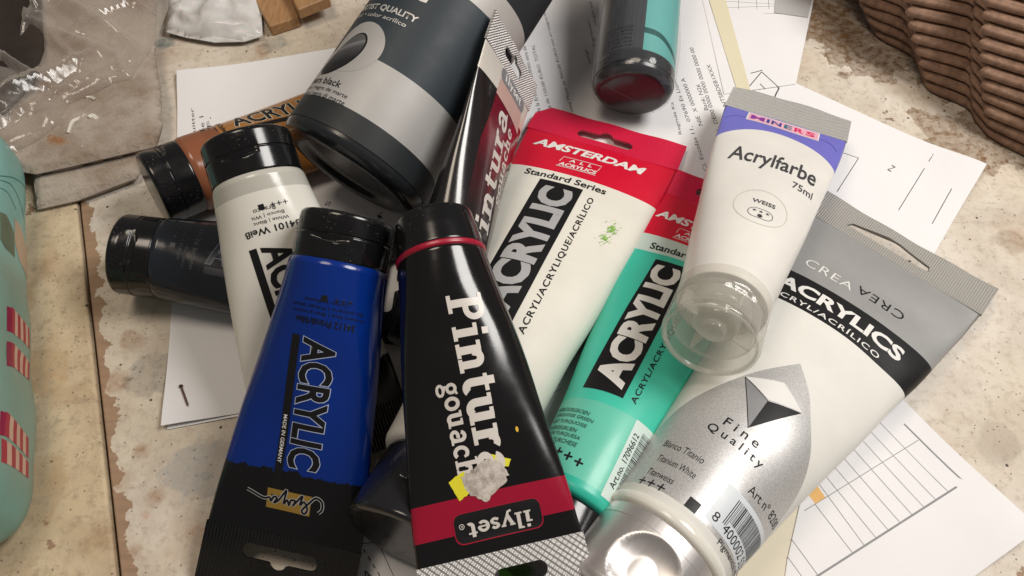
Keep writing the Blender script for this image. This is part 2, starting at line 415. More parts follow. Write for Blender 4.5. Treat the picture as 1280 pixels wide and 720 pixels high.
#NEXT
# ================================================================== WORKTOP
def worktop_mat(name, cream, cream2, wood, seam=None, grime=1.0):
    k = NT(name); c = k.coord('Object')
    big = k.noise(c, 9, 4); med = k.noise(c, 38, 6, 0.65); fine = k.noise(c, 260, 6, 0.7); grit = k.noise(c, 900, 3, 0.7)
    r0 = k.ramp(big, 0, [(0.35, 0), (0.65, 1)]); col = k.mix((r0, 0), cream, cream2)
    # mottled dirt rubbed into the paint
    r1 = k.ramp(med, 0, [(0.42, 0), (0.75, 1)]); f1 = k.math('MULTIPLY', (r1, 0), grime*0.6)
    col = k.mix((f1, 0), (col, 2), tuple(x*0.62 for x in wood))
    r2 = k.ramp(fine, 0, [(0.50, 0), (0.68, 1)]); f2 = k.math('MULTIPLY', (r2, 0), 0.2+grime*0.35)
    col = k.mix((f2, 0), (col, 2), (0.26, 0.20, 0.14))
    # rust coloured stains
    st = k.noise(c, 22, 3); r3 = k.ramp(st, 0, [(0.55, 0), (0.70, 1)]); f3 = k.math('MULTIPLY', (r3, 0), (med, 0)); f3 = k.math('MULTIPLY', (f3, 0), grime*0.9)
    col = k.mix((f3, 0), (col, 2), (0.34, 0.17, 0.06))
    # scratches
    sx = k.coord('Object', (30, 260, 30)); sn = k.noise(sx, 1.0, 5, 0.8); r4 = k.ramp(sn, 0, [(0.63, 0), (0.66, 1)]); f4 = k.math('MULTIPLY', (r4, 0), 0.35)
    col = k.mix((f4, 0), (col, 2), (0.20, 0.14, 0.09))
    # dark specks
    vo = k.n('ShaderNodeTexVoronoi'); vo.inputs['Scale'].default_value = 130; k.l(c, 0, vo, 'Vector')
    r5 = k.ramp(vo, 'Distance', [(0.05, 1), (0.11, 0)]); cs = k.n('ShaderNodeSeparateColor'); k.l(vo, 'Color', cs, 0)
    r6 = k.ramp(cs, 0, [(0.60, 0), (0.64, 1)]); f5 = k.math('MULTIPLY', (r5, 0), (r6, 0))
    col = k.mix((f5, 0), (col, 2), (0.045, 0.03, 0.02))
    vo2 = k.n('ShaderNodeTexVoronoi'); vo2.inputs['Scale'].default_value = 420; k.l(c, 0, vo2, 'Vector')
    r7 = k.ramp(vo2, 'Distance', [(0.10, 1), (0.2, 0)]); cs2 = k.n('ShaderNodeSeparateColor'); k.l(vo2, 'Color', cs2, 0)
    bigs = k.ramp(big, 0, [(0.4, 0.5), (0.65, 0.86)]); r8 = k.math('GREATER_THAN', (cs2, 0), (bigs, 0)); f6 = k.math('MULTIPLY', (r7, 0), (r8, 0)); f6 = k.math('MULTIPLY', (f6, 0), 0.75)
    col = k.mix((f6, 0), (col, 2), (0.06, 0.05, 0.045))
    # bare wood where the paint has flaked off
    fl = k.noise(c, 30, 8, 0.6)
    thr = k.ramp(fl, 0, [(0.665, 0), (0.67, 1)])
    bare = (thr, 0)
    if seam:
        (ax, ay), (bx, by), wid = seam
        d = np.array([bx-ax, by-ay]); d = d/np.linalg.norm(d); nx, ny = -d[1], d[0]
        sp = k.n('ShaderNodeSeparateXYZ'); tc = k.n('ShaderNodeTexCoord'); k.l(tc, 'Object', sp, 0)
        q = k.math('MULTIPLY', (sp, 0), nx); q = k.math('MULTIPLY_ADD', (sp, 1), ny, (q, 0)); q = k.math('ADD', (q, 0), -(nx*ax+ny*ay)); q = k.math('ABSOLUTE', (q, 0))
        nn = k.noise(c, 75, 7, 0.6); q2 = k.math('MULTIPLY_ADD', (nn, 0), wid*3.2, -wid*1.05); less = k.math('LESS_THAN', (q, 0), (q2, 0))
        mx = k.math('MAXIMUM', bare, (less, 0)); bare = (mx, 0)
    wd = k.ramp(k.noise(k.coord('Object', (60, 400, 60)), 1.0, 4), 0, [(0.3, tuple(x*0.75 for x in wood)), (0.7, wood)])
    col = k.mix(bare, (col, 2), (wd, 0))
    # spilt paint, bare wood, stains, and shade painted in by the trays
    brk = k.ramp(fine, 0, [(0.36, 1), (0.62, 0.25)])
    for (px, py, rr, cc) in PAINT_AND_SHADE_SPOTS:
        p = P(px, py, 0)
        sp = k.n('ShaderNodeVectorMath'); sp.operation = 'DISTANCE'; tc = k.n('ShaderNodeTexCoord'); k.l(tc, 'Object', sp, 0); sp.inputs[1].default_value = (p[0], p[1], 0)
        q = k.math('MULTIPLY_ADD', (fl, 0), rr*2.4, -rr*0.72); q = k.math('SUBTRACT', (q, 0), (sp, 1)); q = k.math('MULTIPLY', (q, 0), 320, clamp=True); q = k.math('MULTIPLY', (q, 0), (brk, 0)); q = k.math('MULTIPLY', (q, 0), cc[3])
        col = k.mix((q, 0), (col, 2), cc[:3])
    k.l(col, 2, k.b, 'Base Color'); k.set(Roughness=0.62, Specular_IOR_Level=0.3)
    h = k.mix(bare, (grit, 0), (0.0, 0.0, 0.0)); h2 = k.mix(0.5, (h, 2), (fine, 0)); k.bump(h2, 2, 0.5, 0.0006)
    return k.m
WOODC = (0.33, 0.205, 0.125, 0.95)
PAINT_AND_SHADE_SPOTS = [(x_, y_, r_, WOODC) for x_, y_, r_ in [(130, 335, 0.007), (160, 425, 0.012), (140, 478, 0.010), (192, 388, 0.006), (148, 600, 0.013), (176, 562, 0.008), (196, 622, 0.008), (170, 690, 0.010), (330, 62, 0.012), (300, 50, 0.008), (150, 280, 0.006)]]+[(40, 480, 0.030, (0.42, 0.26, 0.12, 0.6)), (60, 600, 0.024, (0.40, 0.25, 0.12, 0.5)), (20, 380, 0.025, (0.34, 0.20, 0.10, 0.6))]+[(268, 592, 0.030, (0.30, 0.31, 0.32, 0.75)), (205, 470, 0.022, (0.10, 0.10, 0.105, 0.55)), (252, 668, 0.016, (0.42, 0.25, 0.16, 0.8)),
               (215, 136, 0.006, (0.12, 0.36, 0.27, 0.8)), (205, 52, 0.013, (0.06, 0.14, 0.15, 0.75)), (196, 703, 0.007, (0.22, 0.02, 0.06, 0.85)),
               (345, 55, 0.016, (0.15, 0.19, 0.18, 0.6)), (182, 645, 0.0045, (0.45, 0.09, 0.04, 0.8)), (1068, 70, 0.010, (0.06, 0.05, 0.04, 0.8)),
               (1120, 30, 0.120, (0.16, 0.085, 0.038, 1.0)), (1230, 150, 0.075, (0.18, 0.10, 0.045, 0.95)), (1035, 30, 0.04, (0.20, 0.115, 0.05, 0.8)), (1255, 560, 0.020, (0.25, 0.19, 0.14, 0.5)), (1265, 300, 0.014, (0.20, 0.11, 0.05, 0.6))]  # wide browns by the trays: stained wood with the stack's shade painted in
sa, sb = P(97, 240, 0), P(149, 720, 0)
sd = (sb-sa)/np.linalg.norm(sb-sa); up_ = sa-sd*0.45; dn_ = sa+sd*0.55
wt = empty('worktop'); wt['kind'] = 'structure'
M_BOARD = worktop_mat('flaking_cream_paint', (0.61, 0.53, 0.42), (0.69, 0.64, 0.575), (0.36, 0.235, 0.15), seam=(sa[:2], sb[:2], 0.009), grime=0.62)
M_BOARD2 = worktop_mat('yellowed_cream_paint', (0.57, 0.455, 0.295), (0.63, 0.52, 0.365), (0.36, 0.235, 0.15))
def slab(name, loop, z0, z1, mat, parent=None, bevel=0.0):
    n = len(loop); V = [(x, y, z0) for x, y in loop]+[(x, y, z1) for x, y in loop]
    F = [tuple(range(n-1, -1, -1)), tuple(range(n, 2*n))]+[(i, (i+1) % n, n+(i+1) % n, n+i) for i in range(n)]
    o = mesh(name, V, F, mat, parent)
    if bevel:
        m = o.modifiers.new('bevel', 'BEVEL'); m.width = bevel; m.segments = 3; m.limit_method = 'ANGLE'
    return o
gap = np.array([sd[1], -sd[0]])*0.0006
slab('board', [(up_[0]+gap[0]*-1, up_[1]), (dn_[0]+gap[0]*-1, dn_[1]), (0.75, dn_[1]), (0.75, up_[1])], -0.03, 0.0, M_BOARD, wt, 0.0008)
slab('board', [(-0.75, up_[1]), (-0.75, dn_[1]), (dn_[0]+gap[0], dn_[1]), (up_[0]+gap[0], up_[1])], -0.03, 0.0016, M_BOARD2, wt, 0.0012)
# ================================================================== PAPERS
def paper_mat(name, col=(0.80, 0.79, 0.80)):
    if name in MATS: return MATS[name]
    k = NT(name); c = k.coord('Object'); n = k.noise(c, 18, 4); n2 = k.noise(c, 1400, 2)
    r = k.ramp(n, 0, [(0.3, tuple(x*0.94 for x in col)), (0.7, col)]); k.l(r, 0, k.b, 'Base Color')
    k.set(Roughness=0.75, Specular_IOR_Level=0.25); k.bump(n2, 0, 0.15, 0.0001); MATS[name] = k.m; return k.m
M_PAPER = paper_mat('white_office_paper')
M_PRINT = plastic('toner', (0.035, 0.035, 0.04), 0.6, 0.0, bump=0)
M_PRINTG = plastic('grey_toner', (0.22, 0.22, 0.23), 0.6, 0.0, bump=0)
class Paper:
    def __init__(self, name, px, z, label, mat=M_PAPER, wav=0.25, lift=(), seed=1, cat='paper sheet', group=None):
        self.z = z; self.wav = wav; self.seed = seed
        W = [P(x, y, z*MM)[:2]/MM for x, y in px]; self.W = W
        self.lift = [(P(x, y, z*MM)[:2]/MM, r, h) for x, y, r, h in lift]
        bm = shape([[tuple(p) for p in W]], 0.05); cuts(bm, 9, 0); cuts(bm, 9, 1)
        bmesh.ops.triangulate(bm, faces=bm.faces[:])
        co = np.array([v.co[:] for v in bm.verts]); bm.verts.index_update(); F = [[v.index for v in f.verts] for f in bm.faces]; bm.free()
        p = co.copy(); p[:, 2] += self.h(co)
        self.o = mesh(name, p*MM, F, mat, None, True, 40); tag(self.o, label, cat, group)
    def h(self, co):
        x, y = co[:, 0], co[:, 1]; s = self.seed
        h = self.z+self.wav*(0.5+0.5*np.sin(x*0.045+s*1.7)*np.cos(y*0.038+s*2.3))
        for c, r, hh in self.lift: h = h+hh*np.exp(-((x-c[0])**2+(y-c[1])**2)/r**2)
        return h
    def put(self, bm, name, mat, off=0.09):
        cuts(bm, 9, 0); cuts(bm, 9, 1); bmesh.ops.triangulate(bm, faces=bm.faces[:])
        co = np.array([v.co[:] for v in bm.verts]); bm.verts.index_update(); F = [[v.index for v in f.verts] for f in bm.faces]; bm.free()
        G = []
        for f in F:
            a, b, d = co[f[0]], co[f[1]], co[f[2]]
            G.append(f if (b[0]-a[0])*(d[1]-a[1])-(b[1]-a[1])*(d[0]-a[0]) > 0 else f[::-1])
        z = co[:, 2].copy(); co[:, 2] = self.h(co)+off+z
        return mesh(name, co*MM, G, mat, self.o)
    def w(self, px, py): return P(px, py, self.z*MM)[:2]/MM
    def text(self, s, a, b, h, mat=None, bold=0.0, name='typed_line'):
        "typed line from pixel a to pixel b, h mm high"
        A, B = self.w(*a), self.w(*b); d = B-A; n = np.linalg.norm(d)
        bm = fit(text_bm(s, bold), n, h); c = (A+B)/2
        return self.put(move(bm, c[0], c[1], math.degrees(math.atan2(d[1], d[0]))), name, mat or M_PRINT)
    def lines(self, segs, wd, mat=None, name='ruled_lines', dash=None):
        bm = bmesh.new()
        for k, (a, b) in enumerate(segs):
            A, B = self.w(*a), self.w(*b)
            if dash:
                n = int(np.linalg.norm(B-A)/dash)
                for i in range(0, n, 2): stroke([A+(B-A)*i/n, A+(B-A)*(i+1)/n], wd, bm=bm)
            else: stroke([A, B], wd, lift=0.004*(k % 5), bm=bm)
        return self.put(bm, name, mat or M_PRINT)
    def fill(self, px, mat, name='colour_patch'): return self.put(shape([[tuple(self.w(*q)) for q in px]]), name, mat)
p1 = Paper('paper_sheet', [(223, 93), (600, 30), (640, 330), (218, 345)], 0.35, 'white typed sheet reaching under the brown tube and the big bottle', seed=1, lift=[(223, 93, 20, 2.5)])
for i, (a, b) in enumerate([((244, 172), (241, 136)), ((254, 166), (252, 146)), ((262, 160), (261, 147))]):
    p1.text(['ʻuuııd', '‘ɓı', 'L'][i] if False else ['guitter', 'ne 1', 'F.'][i], a, b, 2.2)
for a, b, s in [((408, 258), (412, 252), 'S'), ((473, 272), (480, 266), 'r'), ((470, 275), (478, 271), '-4')]: p1.text(s, a, b, 2.4)
p2b = Paper('paper_sheet', [(222, 352), (500, 330), (517, 480), (209, 537)], 0.35, 'lower white sheet of the pair lying below the navy tube', seed=2)
p2 = Paper('paper_sheet', [(217, 350), (500, 328), (514, 476), (204, 535)], 0.75, 'upper blank white sheet of the pair, with a rusty nail lying on it', seed=3, wav=0.2, lift=[(204, 535, 20, 2.2)])
p3 = Paper('paper_sheet', [(605, -70), (872, -70), (925, 60), (1000, 430), (560, 620), (600, 280)], 0.95, 'white letter with typed bank details under the tubes', seed=4)
FAKE = ['de la firma del contrato sera de', 'iza de 150,00 €URO  TOTAL', 'renta Mayo de 950,00 €URO con un resguardo', 'restige -', 'Ingresen -', 'ologon auf']
for s, a, b, h in [(FAKE[0], (674, 142), (655, 58), 2.2), (FAKE[1], (688, 140), (666, 56), 2.2), (FAKE[2], (716, 143), (680, 14), 2.2), (FAKE[3], (738, 80), (731, 58), 2.2),
                   (FAKE[4], (743, 58), (735, 22), 2.2), (FAKE[5], (745, 32), (738, 2), 2.2),
                   ('Reginde Ka', (851, 168), (840, 128), 2.1), ('Cl. Escolas 11,  07690 Es Llom', (883, 214), (843, 100), 2.3), ('NIE  X 0000000 A', (876, 157), (853, 98), 2.2), ('Bank: N26', (883, 138), (872, 106), 2.2),
                   ('IBAN.  DE00 0000 0000 0000 0000 00', (903, 180), (864, 60), 2.2), ('BIC.  NTSBDEB1XXX', (914, 152), (885, 81), 2.2)]:
    p3.text(s, a, b, h)
for a, b, s in [((768, 340), (778, 318), 'N de'), ((790, 305), (802, 280), 'A-H'), ((764, 352), (775, 330), '/ c')]: p3.text(s, a, b, 2.4)
p3.lines([((655, 505), (700, 480)), ((655, 512), (702, 486))], 0.3, M_PRINTG)
p5 = Paper('paper_sheet', [(1228, 212), (1165, 322), (880, 200), (938, 78)], 0.75, 'white sheet with thin plan lines and one corner free on the bare worktop', seed=5, wav=0.3, lift=[(1228, 212, 22, 4.0)])
p5.lines([((1038, 186), (1073, 198)), ((1073, 198), (1046, 240)), ((1165, 195), (1123, 263)), ((1188, 238), (1165, 280)), ((1046, 240), (1049, 236))], 0.35, M_PRINT)
p5.text('N', (1111, 214), (1117, 208), 2.0)
p4 = Paper('paper_sheet', [(862, -70), (1032, -70), (995, 105), (905, 118)], 1.25, 'white sheet with a hand-drawn pen sketch between the tape strip and the bare wood', seed=6, wav=0.3)
p4.lines([((935, 110), (952, 90)), ((952, 90), (974, 110)), ((974, 110), (966, 126)), ((950, 105), (956, 111)), ((938, 92), (953, 88))], 0.5, M_PRINT, 'pen_sketch')
p4.lines([((905, 2), (975, 6)), ((910, 10), (972, 8)), ((923, -5), (923, 12)), ((945, -5), (946, 12)), ((960, -5), (961, 12)), ((955, 17), (1008, 19)), ((972, -5), (972, 16))], 0.25, M_PRINTG)
p4.text('Dc', (893, 3), (905, -1), 2.6, bold=0.02); p4.text('...', (1009, 124), (1022, 129), 0.5) if False else None
p4b = Paper('paper_sheet', [(972, -60), (1026, -60), (1010, 22), (968, 16)], 1.75, 'grey printed sheet corner on top of the sketched sheet', mat=paper_mat('grey_print_paper', (0.46, 0.45, 0.45)), seed=7, wav=0.2)
p6 = Paper('paper_sheet', [(1075, 440), (1120, 491), (1292, 664), (1170, 756), (970, 800), (984, 700), (1001, 625), (1040, 560)], 0.6, 'white sheet with a ruled table beside the large silver and white tube', seed=8, wav=0.35, lift=[(1292, 664, 26, 3.5)])
p6.lines([((1130, 530), (1203, 604)), ((1203, 604), (1022, 720)), ((1022, 720), (985, 744))], 0.75, M_PRINTG, 'table_frame')
tl = [((1090, 518), (1183.8, 615.8)), ((1070, 520), (1168.3, 625)), ((1055, 525), (1154, 634.5)), ((1046, 538), (1139.5, 643.8)), ((1040, 556), (1125, 653.8)), ((1033, 572), (1110, 663)), ((1026, 588), (1095, 673)), ((1022, 603), (1080, 682)), ((1018.8, 631), (1065.8, 691.8)), ((989, 674), (1022, 719)), ((984, 696), (1003, 722))]
p6.lines(tl, 0.28, M_PRINTG, 'table_lines'); p6.lines([((1147.5, 550.5), (1005, 638.8))], 0.28, M_PRINTG, 'table_line')
M_ORANGE = plastic('orange_print', (0.80, 0.45, 0.12), 0.6, bump=0); M_GREEN = plastic('green_print', (0.13, 0.42, 0.05), 0.6, bump=0)
p6.fill([(1010.5, 619), (1022, 608), (1031.5, 622), (1019, 630)], M_ORANGE)
p7 = Paper('paper_sheet', [(470, 575), (800, 560), (840, 780), (420, 800)], 0.45, 'white sheet with a dashed plan under the black gouache tube and the blue tube', seed=9)
p7.lines([((446, 680), (475, 678)), ((450, 628), (492, 720))], 0.35, M_PRINTG); p7.lines([((443, 668), (478, 725))], 0.4, M_PRINT, dash=1.6)
p7.text('S', (447, 694), (452, 691), 2.2); p7.text('A', (454, 722), (464, 716), 3.6)
p7.fill([(622, 700), (643, 700), (648, 760), (628, 760)], M_GREEN); p7.fill([(655, 690), (690, 690), (690, 712), (660, 712)], M_ORANGE)
card = Paper('cream_card', [(1012, 545), (1035, 560), (988, 745), (915, 745), (940, 640)], 0.25, 'cream card showing between the silver tube and the ruled sheet', mat=paper_mat('cream_card', (0.74, 0.68, 0.54)), seed=10, wav=0.1, cat='card')
tape = Paper('masking_tape', [(877, -30), (899, -30), (938, 112), (941, 128), (926, 128), (921, 112)], 1.7, 'strip of cream masking tape beside the white lilac-banded tube', mat=paper_mat('masking_tape', (0.72, 0.66, 0.48)), seed=11, wav=0.1, cat='tape')
# ================================================================== TUBES
def sv_nodes(k):
    a = k.n('ShaderNodeAttribute'); a.attribute_name = 'sv'; s = k.n('ShaderNodeSeparateXYZ'); k.l(a, 'Vector', s, 0); return s
def tube_mat(name, zones, curve=0.0, rough=0.3, coat=0.3, ragged=0.0, sss=0.0, soft=0.0, metal=None, smudge=0.1, mott=0.04, spec=0.5):
    "bands of print along the tube: zones = [(v from, colour)], boundary bent by curve*s^2"
    k = NT(name); s = sv_nodes(k); c = k.coord('Object')
    q = k.math('MULTIPLY', (s, 0), (s, 0)); q = k.math('MULTIPLY_ADD', (q, 0), curve, (s, 1))
    if ragged:
        n = k.noise(c, 160, 6, 0.65); n = k.math('MULTIPLY_ADD', (n, 0), ragged, -ragged/2); g_ = k.math('MULTIPLY_ADD', (s, 1), 1/15.0, -40/15.0, clamp=True); n = k.math('MULTIPLY', (n, 0), (g_, 0)); q = k.math('ADD', (q, 0), (n, 0))
    q = k.math('MULTIPLY_ADD', (q, 0), 1/250.0, 20/250.0)
    st = []
    for i, (v, col) in enumerate(zones):
        st.append((max(0, (v+20)/250), col))
        if soft and i+1 < len(zones): st.append(((zones[i+1][0]+20-soft)/250, col))
    r = k.ramp(q, 0, st, 'LINEAR' if soft else 'CONSTANT')
    n1 = k.noise(c, 45, 4); rr = k.ramp(n1, 0, [(0.3, 1-mott*2), (0.7, 1.0)]); m = k.n('ShaderNodeMix'); m.data_type = 'RGBA'; m.blend_type = 'MULTIPLY'; m.inputs[0].default_value = 1
    k.l(r, 0, m, 6); k.l(rr, 0, m, 7)
    k.l(m, 2, k.b, 'Base Color')
    n2 = k.noise(c, 150, 5, 0.65); qq = k.math('MULTIPLY_ADD', (n2, 0), smudge*2, rough-smudge, clamp=True); k.l(qq, 0, k.b, 'Roughness')
    k.set(Coat_Weight=coat, Coat_Roughness=0.1, Specular_IOR_Level=spec)
    if sss: k.set(Subsurface_Weight=sss, Subsurface_Scale=0.003, Subsurface_Radius=(1, 0.9, 0.8))
    if metal:
        rm = k.ramp(q, 0, [(max(0, (v+20)/250), x) for v, x in metal], 'CONSTANT'); k.l(rm, 0, k.b, 'Metallic')
    k.bump(n2, 0, 0.04, 0.0003)
    MATS[name] = k.m; return k.m
def crimp_mat(name, col, rough=0.3, metal=0.0, freq=0.9, strength=0.6, dots=False, alpha=1.0, tint=None):
    k = NT(name); s = sv_nodes(k)
    w1 = k.math('MULTIPLY', (s, 0), 2*math.pi*freq); w1 = k.math('SINE', (w1, 0))
    if dots:
        w2 = k.math('MULTIPLY', (s, 1), 2*math.pi*freq); w2 = k.math('SINE', (w2, 0)); w1 = k.math('MULTIPLY', (w1, 0), (w2, 0))
    k.bump(w1, 0, strength, 0.0005)
    k.set(Base_Color=col, Roughness=rough, Metallic=metal, Alpha=alpha)
    MATS[name] = k.m; return k.m
def root(name, sk, label, cat, group=None): return tag(empty(name, sk.M), label, cat, group)
def flip_cap(par, r, L=20, notch_c=0.0, mat=None, taper=0.96, d0=2.0, lip=True):
    "black flip-top cap: skirt, seam, lid with a thumb recess"
    pr = [(d0-1, r*0.80), (d0, r*0.955), (d0+0.6, r*0.97), (d0+L*0.50, r*0.97), (d0+L*0.515, r*0.945), (d0+L*0.535, r*0.945), (d0+L*0.55, r*0.97), (d0+L-1.6, r*taper), (d0+L-0.7, r*(taper-0.02)), (d0+L-0.15, r*(taper-0.06)), (d0+L, r*(taper-0.12))]
    pr = dense(pr, 0.4)
    o = lathe('cap', pr, mat or CAPK, par, 120, cap_notch(r*0.42, d0+L*0.34, d0+L*0.78, 1.9, notch_c), auto=60)
    lathe('cap_lid_face', [(d0+L-0.1, r*(taper-0.115)), (d0+L+0.15, r*(taper-0.3)), (d0+L+0.15, 0.2)], mat or CAPK, o, 72, auto=60)
    return o
# ---- the four Goya-like tubes: black flip cap, coloured body, black ragged tail
INK_GOLD = plastic('gold_print', (0.42, 0.26, 0.05), 0.35, 0.08, metal=0.4)
def goya(key, name, colour, num, lines, label, so=0.0, acrylic=INK_K, outline=None, tail0=72, tailcol=(0.006, 0.006, 0.007), fine=INK_K, zones=None, made=True, sss=0.0, sig=True, L=17.5, group='ACRYLIC tubes with black flip caps', vo=0.0):
    sk = SK[key]; R = root('paint_tube', sk, label, 'paint tube', group)
    z = zones or [(-20, colour), (tail0, tailcol)]
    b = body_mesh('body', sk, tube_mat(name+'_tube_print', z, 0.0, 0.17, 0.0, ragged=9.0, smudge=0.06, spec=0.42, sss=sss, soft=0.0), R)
    flip_cap(R, sk.r, L, notch_c=so/sk.r)
    crimp('tail_seal', sk, crimp_mat(name+'_seal', tailcol if not zones else zones[-1][1], 0.22, 0, 0.8, 0.7), R, holes=[euro(sk.v1+6.2, 28, 5, 3.2)] if sk.crimp > 15 else [])
    txt(sk, b, num, (so-4.5, 19.6+vo), (20.5, 2.5), fine, 0, 0.02, 'colour_name')
    for i, (t, w_) in enumerate(lines): txt(sk, b, t, (so-5+i*0.6, 16.4-i*2.1+vo), (w_, 1.6), fine, 0, 0.0, 'fine_print')
    txt(sk, b, '+++', (so-9.5, 11.2+vo), (6.5, 1.6), fine, 0, 0.0, 'permanence_mark'); pan(sk, b, [rect(so-4.1, 10.2+vo, so-2.0, 12.2+vo)], fine, 'opacity_mark', 0.13)
    pan(sk, b, [rect(so+3.3, 24.8+vo, so+6.3, 82+vo)], acrylic, 'print_bar', 0.1)
    if outline: txt(sk, b, 'ACRYLIC', (so-3.8, 47.8+vo), (46.2, 12.3), outline, 90, 0.052, 'lettering_outline', 0.10)
    txt(sk, b, 'ACRYLIC', (so-3.8, 47.8+vo), (45.6, 11.7), acrylic, 90, 0.03, 'lettering', 0.15)
    if made: txt(sk, b, 'MADE IN GERMANY', (so+5.0, 61.5+vo), (17, 1.5), INK_W, 90, 0.01, 'fine_print', 0.15)
    if sig:
        pan(sk, b, [rect(so-8.4, 79.4, so+7.8, 86.6)], INK_GOLD, 'brand_plate', 0.1)
        sg = bezp([(-11.5, 84.8), (-12.6, 83.2), (-12.2, 80.6), (-10, 79.6), (-8, 81.6), (-5.5, 85.0), (-6.6, 86.0), (-7.4, 84.2), (-6, 81.8), (-4.6, 83.2), (-5.2, 79.8), (-3.5, 82), (-2, 84), (-2.8, 82.2), (-1.2, 82.2), (-0.6, 84.2), (0.2, 82.4), (1.4, 84.0), (0.8, 79.2), (1.6, 80.2), (3.4, 83.2), (5, 84.4), (4, 82.6), (5.2, 82.2), (6.2, 84), (6.8, 82.8), (9, 83.4), (13.4, 82.0), (15.4, 81.4)], 6)
        sg = [(x+so, y) for x, y in sg]
        onto(sk, stroke(sg, 1.25), 'signature_outline', INK_S, b, 0.14); onto(sk, stroke(sg, 0.75), 'signature', INK_K, b, 0.18)
    return R
BLUE = (0.002, 0.024, 0.20)
goya('navy', 'navy', (0.018, 0.022, 0.030), '34126 Indigo', [('Indigo blue  |  Bleu indigo', 22), ('Azul índigo', 14)], 'translucent navy blue ACRYLIC tube lying under the white ACRYLIC tube', so=6.5, acrylic=plastic('navy_ink', (0.010, 0.014, 0.03), 0.35, 0), outline=plastic('pale_blue_ink', (0.22, 0.27, 0.38), 0.4, 0), fine=plastic('dim_ink', (0.03, 0.036, 0.05), 0.4, 0), made=False, sig=False, vo=-5.0)
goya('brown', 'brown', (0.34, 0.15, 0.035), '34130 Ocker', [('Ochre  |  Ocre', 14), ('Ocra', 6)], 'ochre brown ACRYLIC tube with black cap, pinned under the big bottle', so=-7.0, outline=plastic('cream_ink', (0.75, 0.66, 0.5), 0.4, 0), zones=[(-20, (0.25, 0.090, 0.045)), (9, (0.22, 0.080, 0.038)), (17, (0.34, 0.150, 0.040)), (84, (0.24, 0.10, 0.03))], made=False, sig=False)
goya('white', 'milk', (0.74, 0.72, 0.66), '34101 Weiß', [('White | Blanc', 13), ('Bianco | Wit', 12), ('Branco', 8)], 'milky white ACRYLIC tube with black cap crossing over the brown one', so=3.4, tail0=76, zones=[(-20, (0.50, 0.49, 0.44)), (5.0, (0.74, 0.72, 0.66)), (76, (0.006, 0.006, 0.007))], sss=0.15)
goya('blue', 'blue', BLUE, '34112 Primärblau', [('Primary blue | Bleu primaire', 25), ('Blu primario | Primair blauw', 25), ('Cyaan brilhante', 15)], 'primary blue ACRYLIC tube with black tail and gold brand plate', so=0.0, outline=plastic('light_blue_ink', (0.40, 0.46, 0.62), 0.4, 0))
#NEXT2
# ---- big tubes of the red-topped make
RED = (0.62, 0.006, 0.032); RED_INK = plastic('red_print', RED, 0.3, 0.05)
def redtop(key, name, body, label, so, vh, sc_, panel, word, allc, std, colour_lines=None, zones=None, small=None):
    sk = SK[key]; R = root('paint_tube', sk, label, 'paint tube', 'red-topped standard series tubes')
    b = body_mesh('body', sk, tube_mat(name+'_tube_print', zones or [(-20, body), (vh, RED)], 0.0, 0.36, 0.08, sss=0.1, smudge=0.08, spec=0.4), R)
    sealm = crimp_mat(name+'_seal', tuple(x*1.0 for x in (0.60, 0.008, 0.05)), 0.4, 0, 1.0, 0.25)
    return sk, R, b, sealm
def flared_cap(par, r, L, mat, d0=2.5):
    pr = dense([(d0-1, r*0.7), (d0, r*0.86), (d0+0.5, r*0.885), (d0+L*0.5, r*0.92), (d0+L-2, r*0.96), (d0+L-0.8, r*0.955), (d0+L-0.1, r*0.91), (d0+L, r*0.8)], 0.5)
    o = lathe('cap', pr, mat, par, 120, cap_notch(r*0.5, d0+L*0.45, d0+L*0.92, 2.4, 0.2), auto=60)
    lathe('cap_lid_face', [(d0+L-0.1, r*0.805), (d0+L+0.1, r*0.5), (d0+L+0.1, 0.2)], mat, o, 72)
    return o
CAPD = plastic('smoke_black_plastic', (0.014, 0.014, 0.016), 0.16, 0.1, bump=0.05)
sk, R, b, sealm = redtop('amst', 'white_standard', (0.74, 0.72, 0.65), 'large white ACRYLIC tube with red hanging header and black panel', 0, 152.3, 1, None, None, None, None)
crimp('tail_seal', sk, sealm, R, holes=[euro(sk.v1+6.0, 29, 5.2, 3.6)], chamfer=(7, 0))
flared_cap(R, sk.r, 27, CAPD, 3.5)
txt(sk, b, 'AMSTERDAM', (-3.2, 174.0), (57, 6.3), INK_W, 0, 0.035, 'brand_lettering', shear=0.22)
txt(sk, b, 'ACRYLICS', (-4.9, 160.4), (19, 3.0), INK_W, 0, 0.03, 'brand_lettering', shear=0.15); txt(sk, b, 'ALL', (-4.6, 164.6), (11.5, 2.4), INK_W, 0, 0.03, 'brand_lettering', space=2.0, shear=0.15)
onto(sk, join([stroke([(-14.6, 162.3), (-13.8, 166.8), (5.4, 166.8), (4.6, 162.3)], 0.35), stroke([(-15, 158.2), (4.6, 158.2)], 0.4)]), 'emblem_outline', INK_W, b, 0.12)
txt(sk, b, 'Standard Series', (-7.0, 148.6), (40, 4.6), INK_K, 0, 0.02, 'series_lettering')
pan(sk, b, [[(-17.2, 52), (3.6, 52), (3.0, 144.6), (-18.0, 144.6)]], INK_K, 'black_panel', 0.08)
txt(sk, b, 'ACRYLIC', (-7.3, 98.5), (84, 15.5), INK_S, 90, 0.05, 'lettering', 0.15)
txt(sk, b, 'ACRYL/ACRYLIQUE/ACRÍLICO', (8.2, 95.8), (90, 4.0), INK_K, 90.0, 0.02, 'lettering', 0.12, space=1.15)
GS = plastic('green_smear', (0.26, 0.52, 0.09), 0.5, 0.1)
gb = bmesh.new(); rg = random.Random(3)
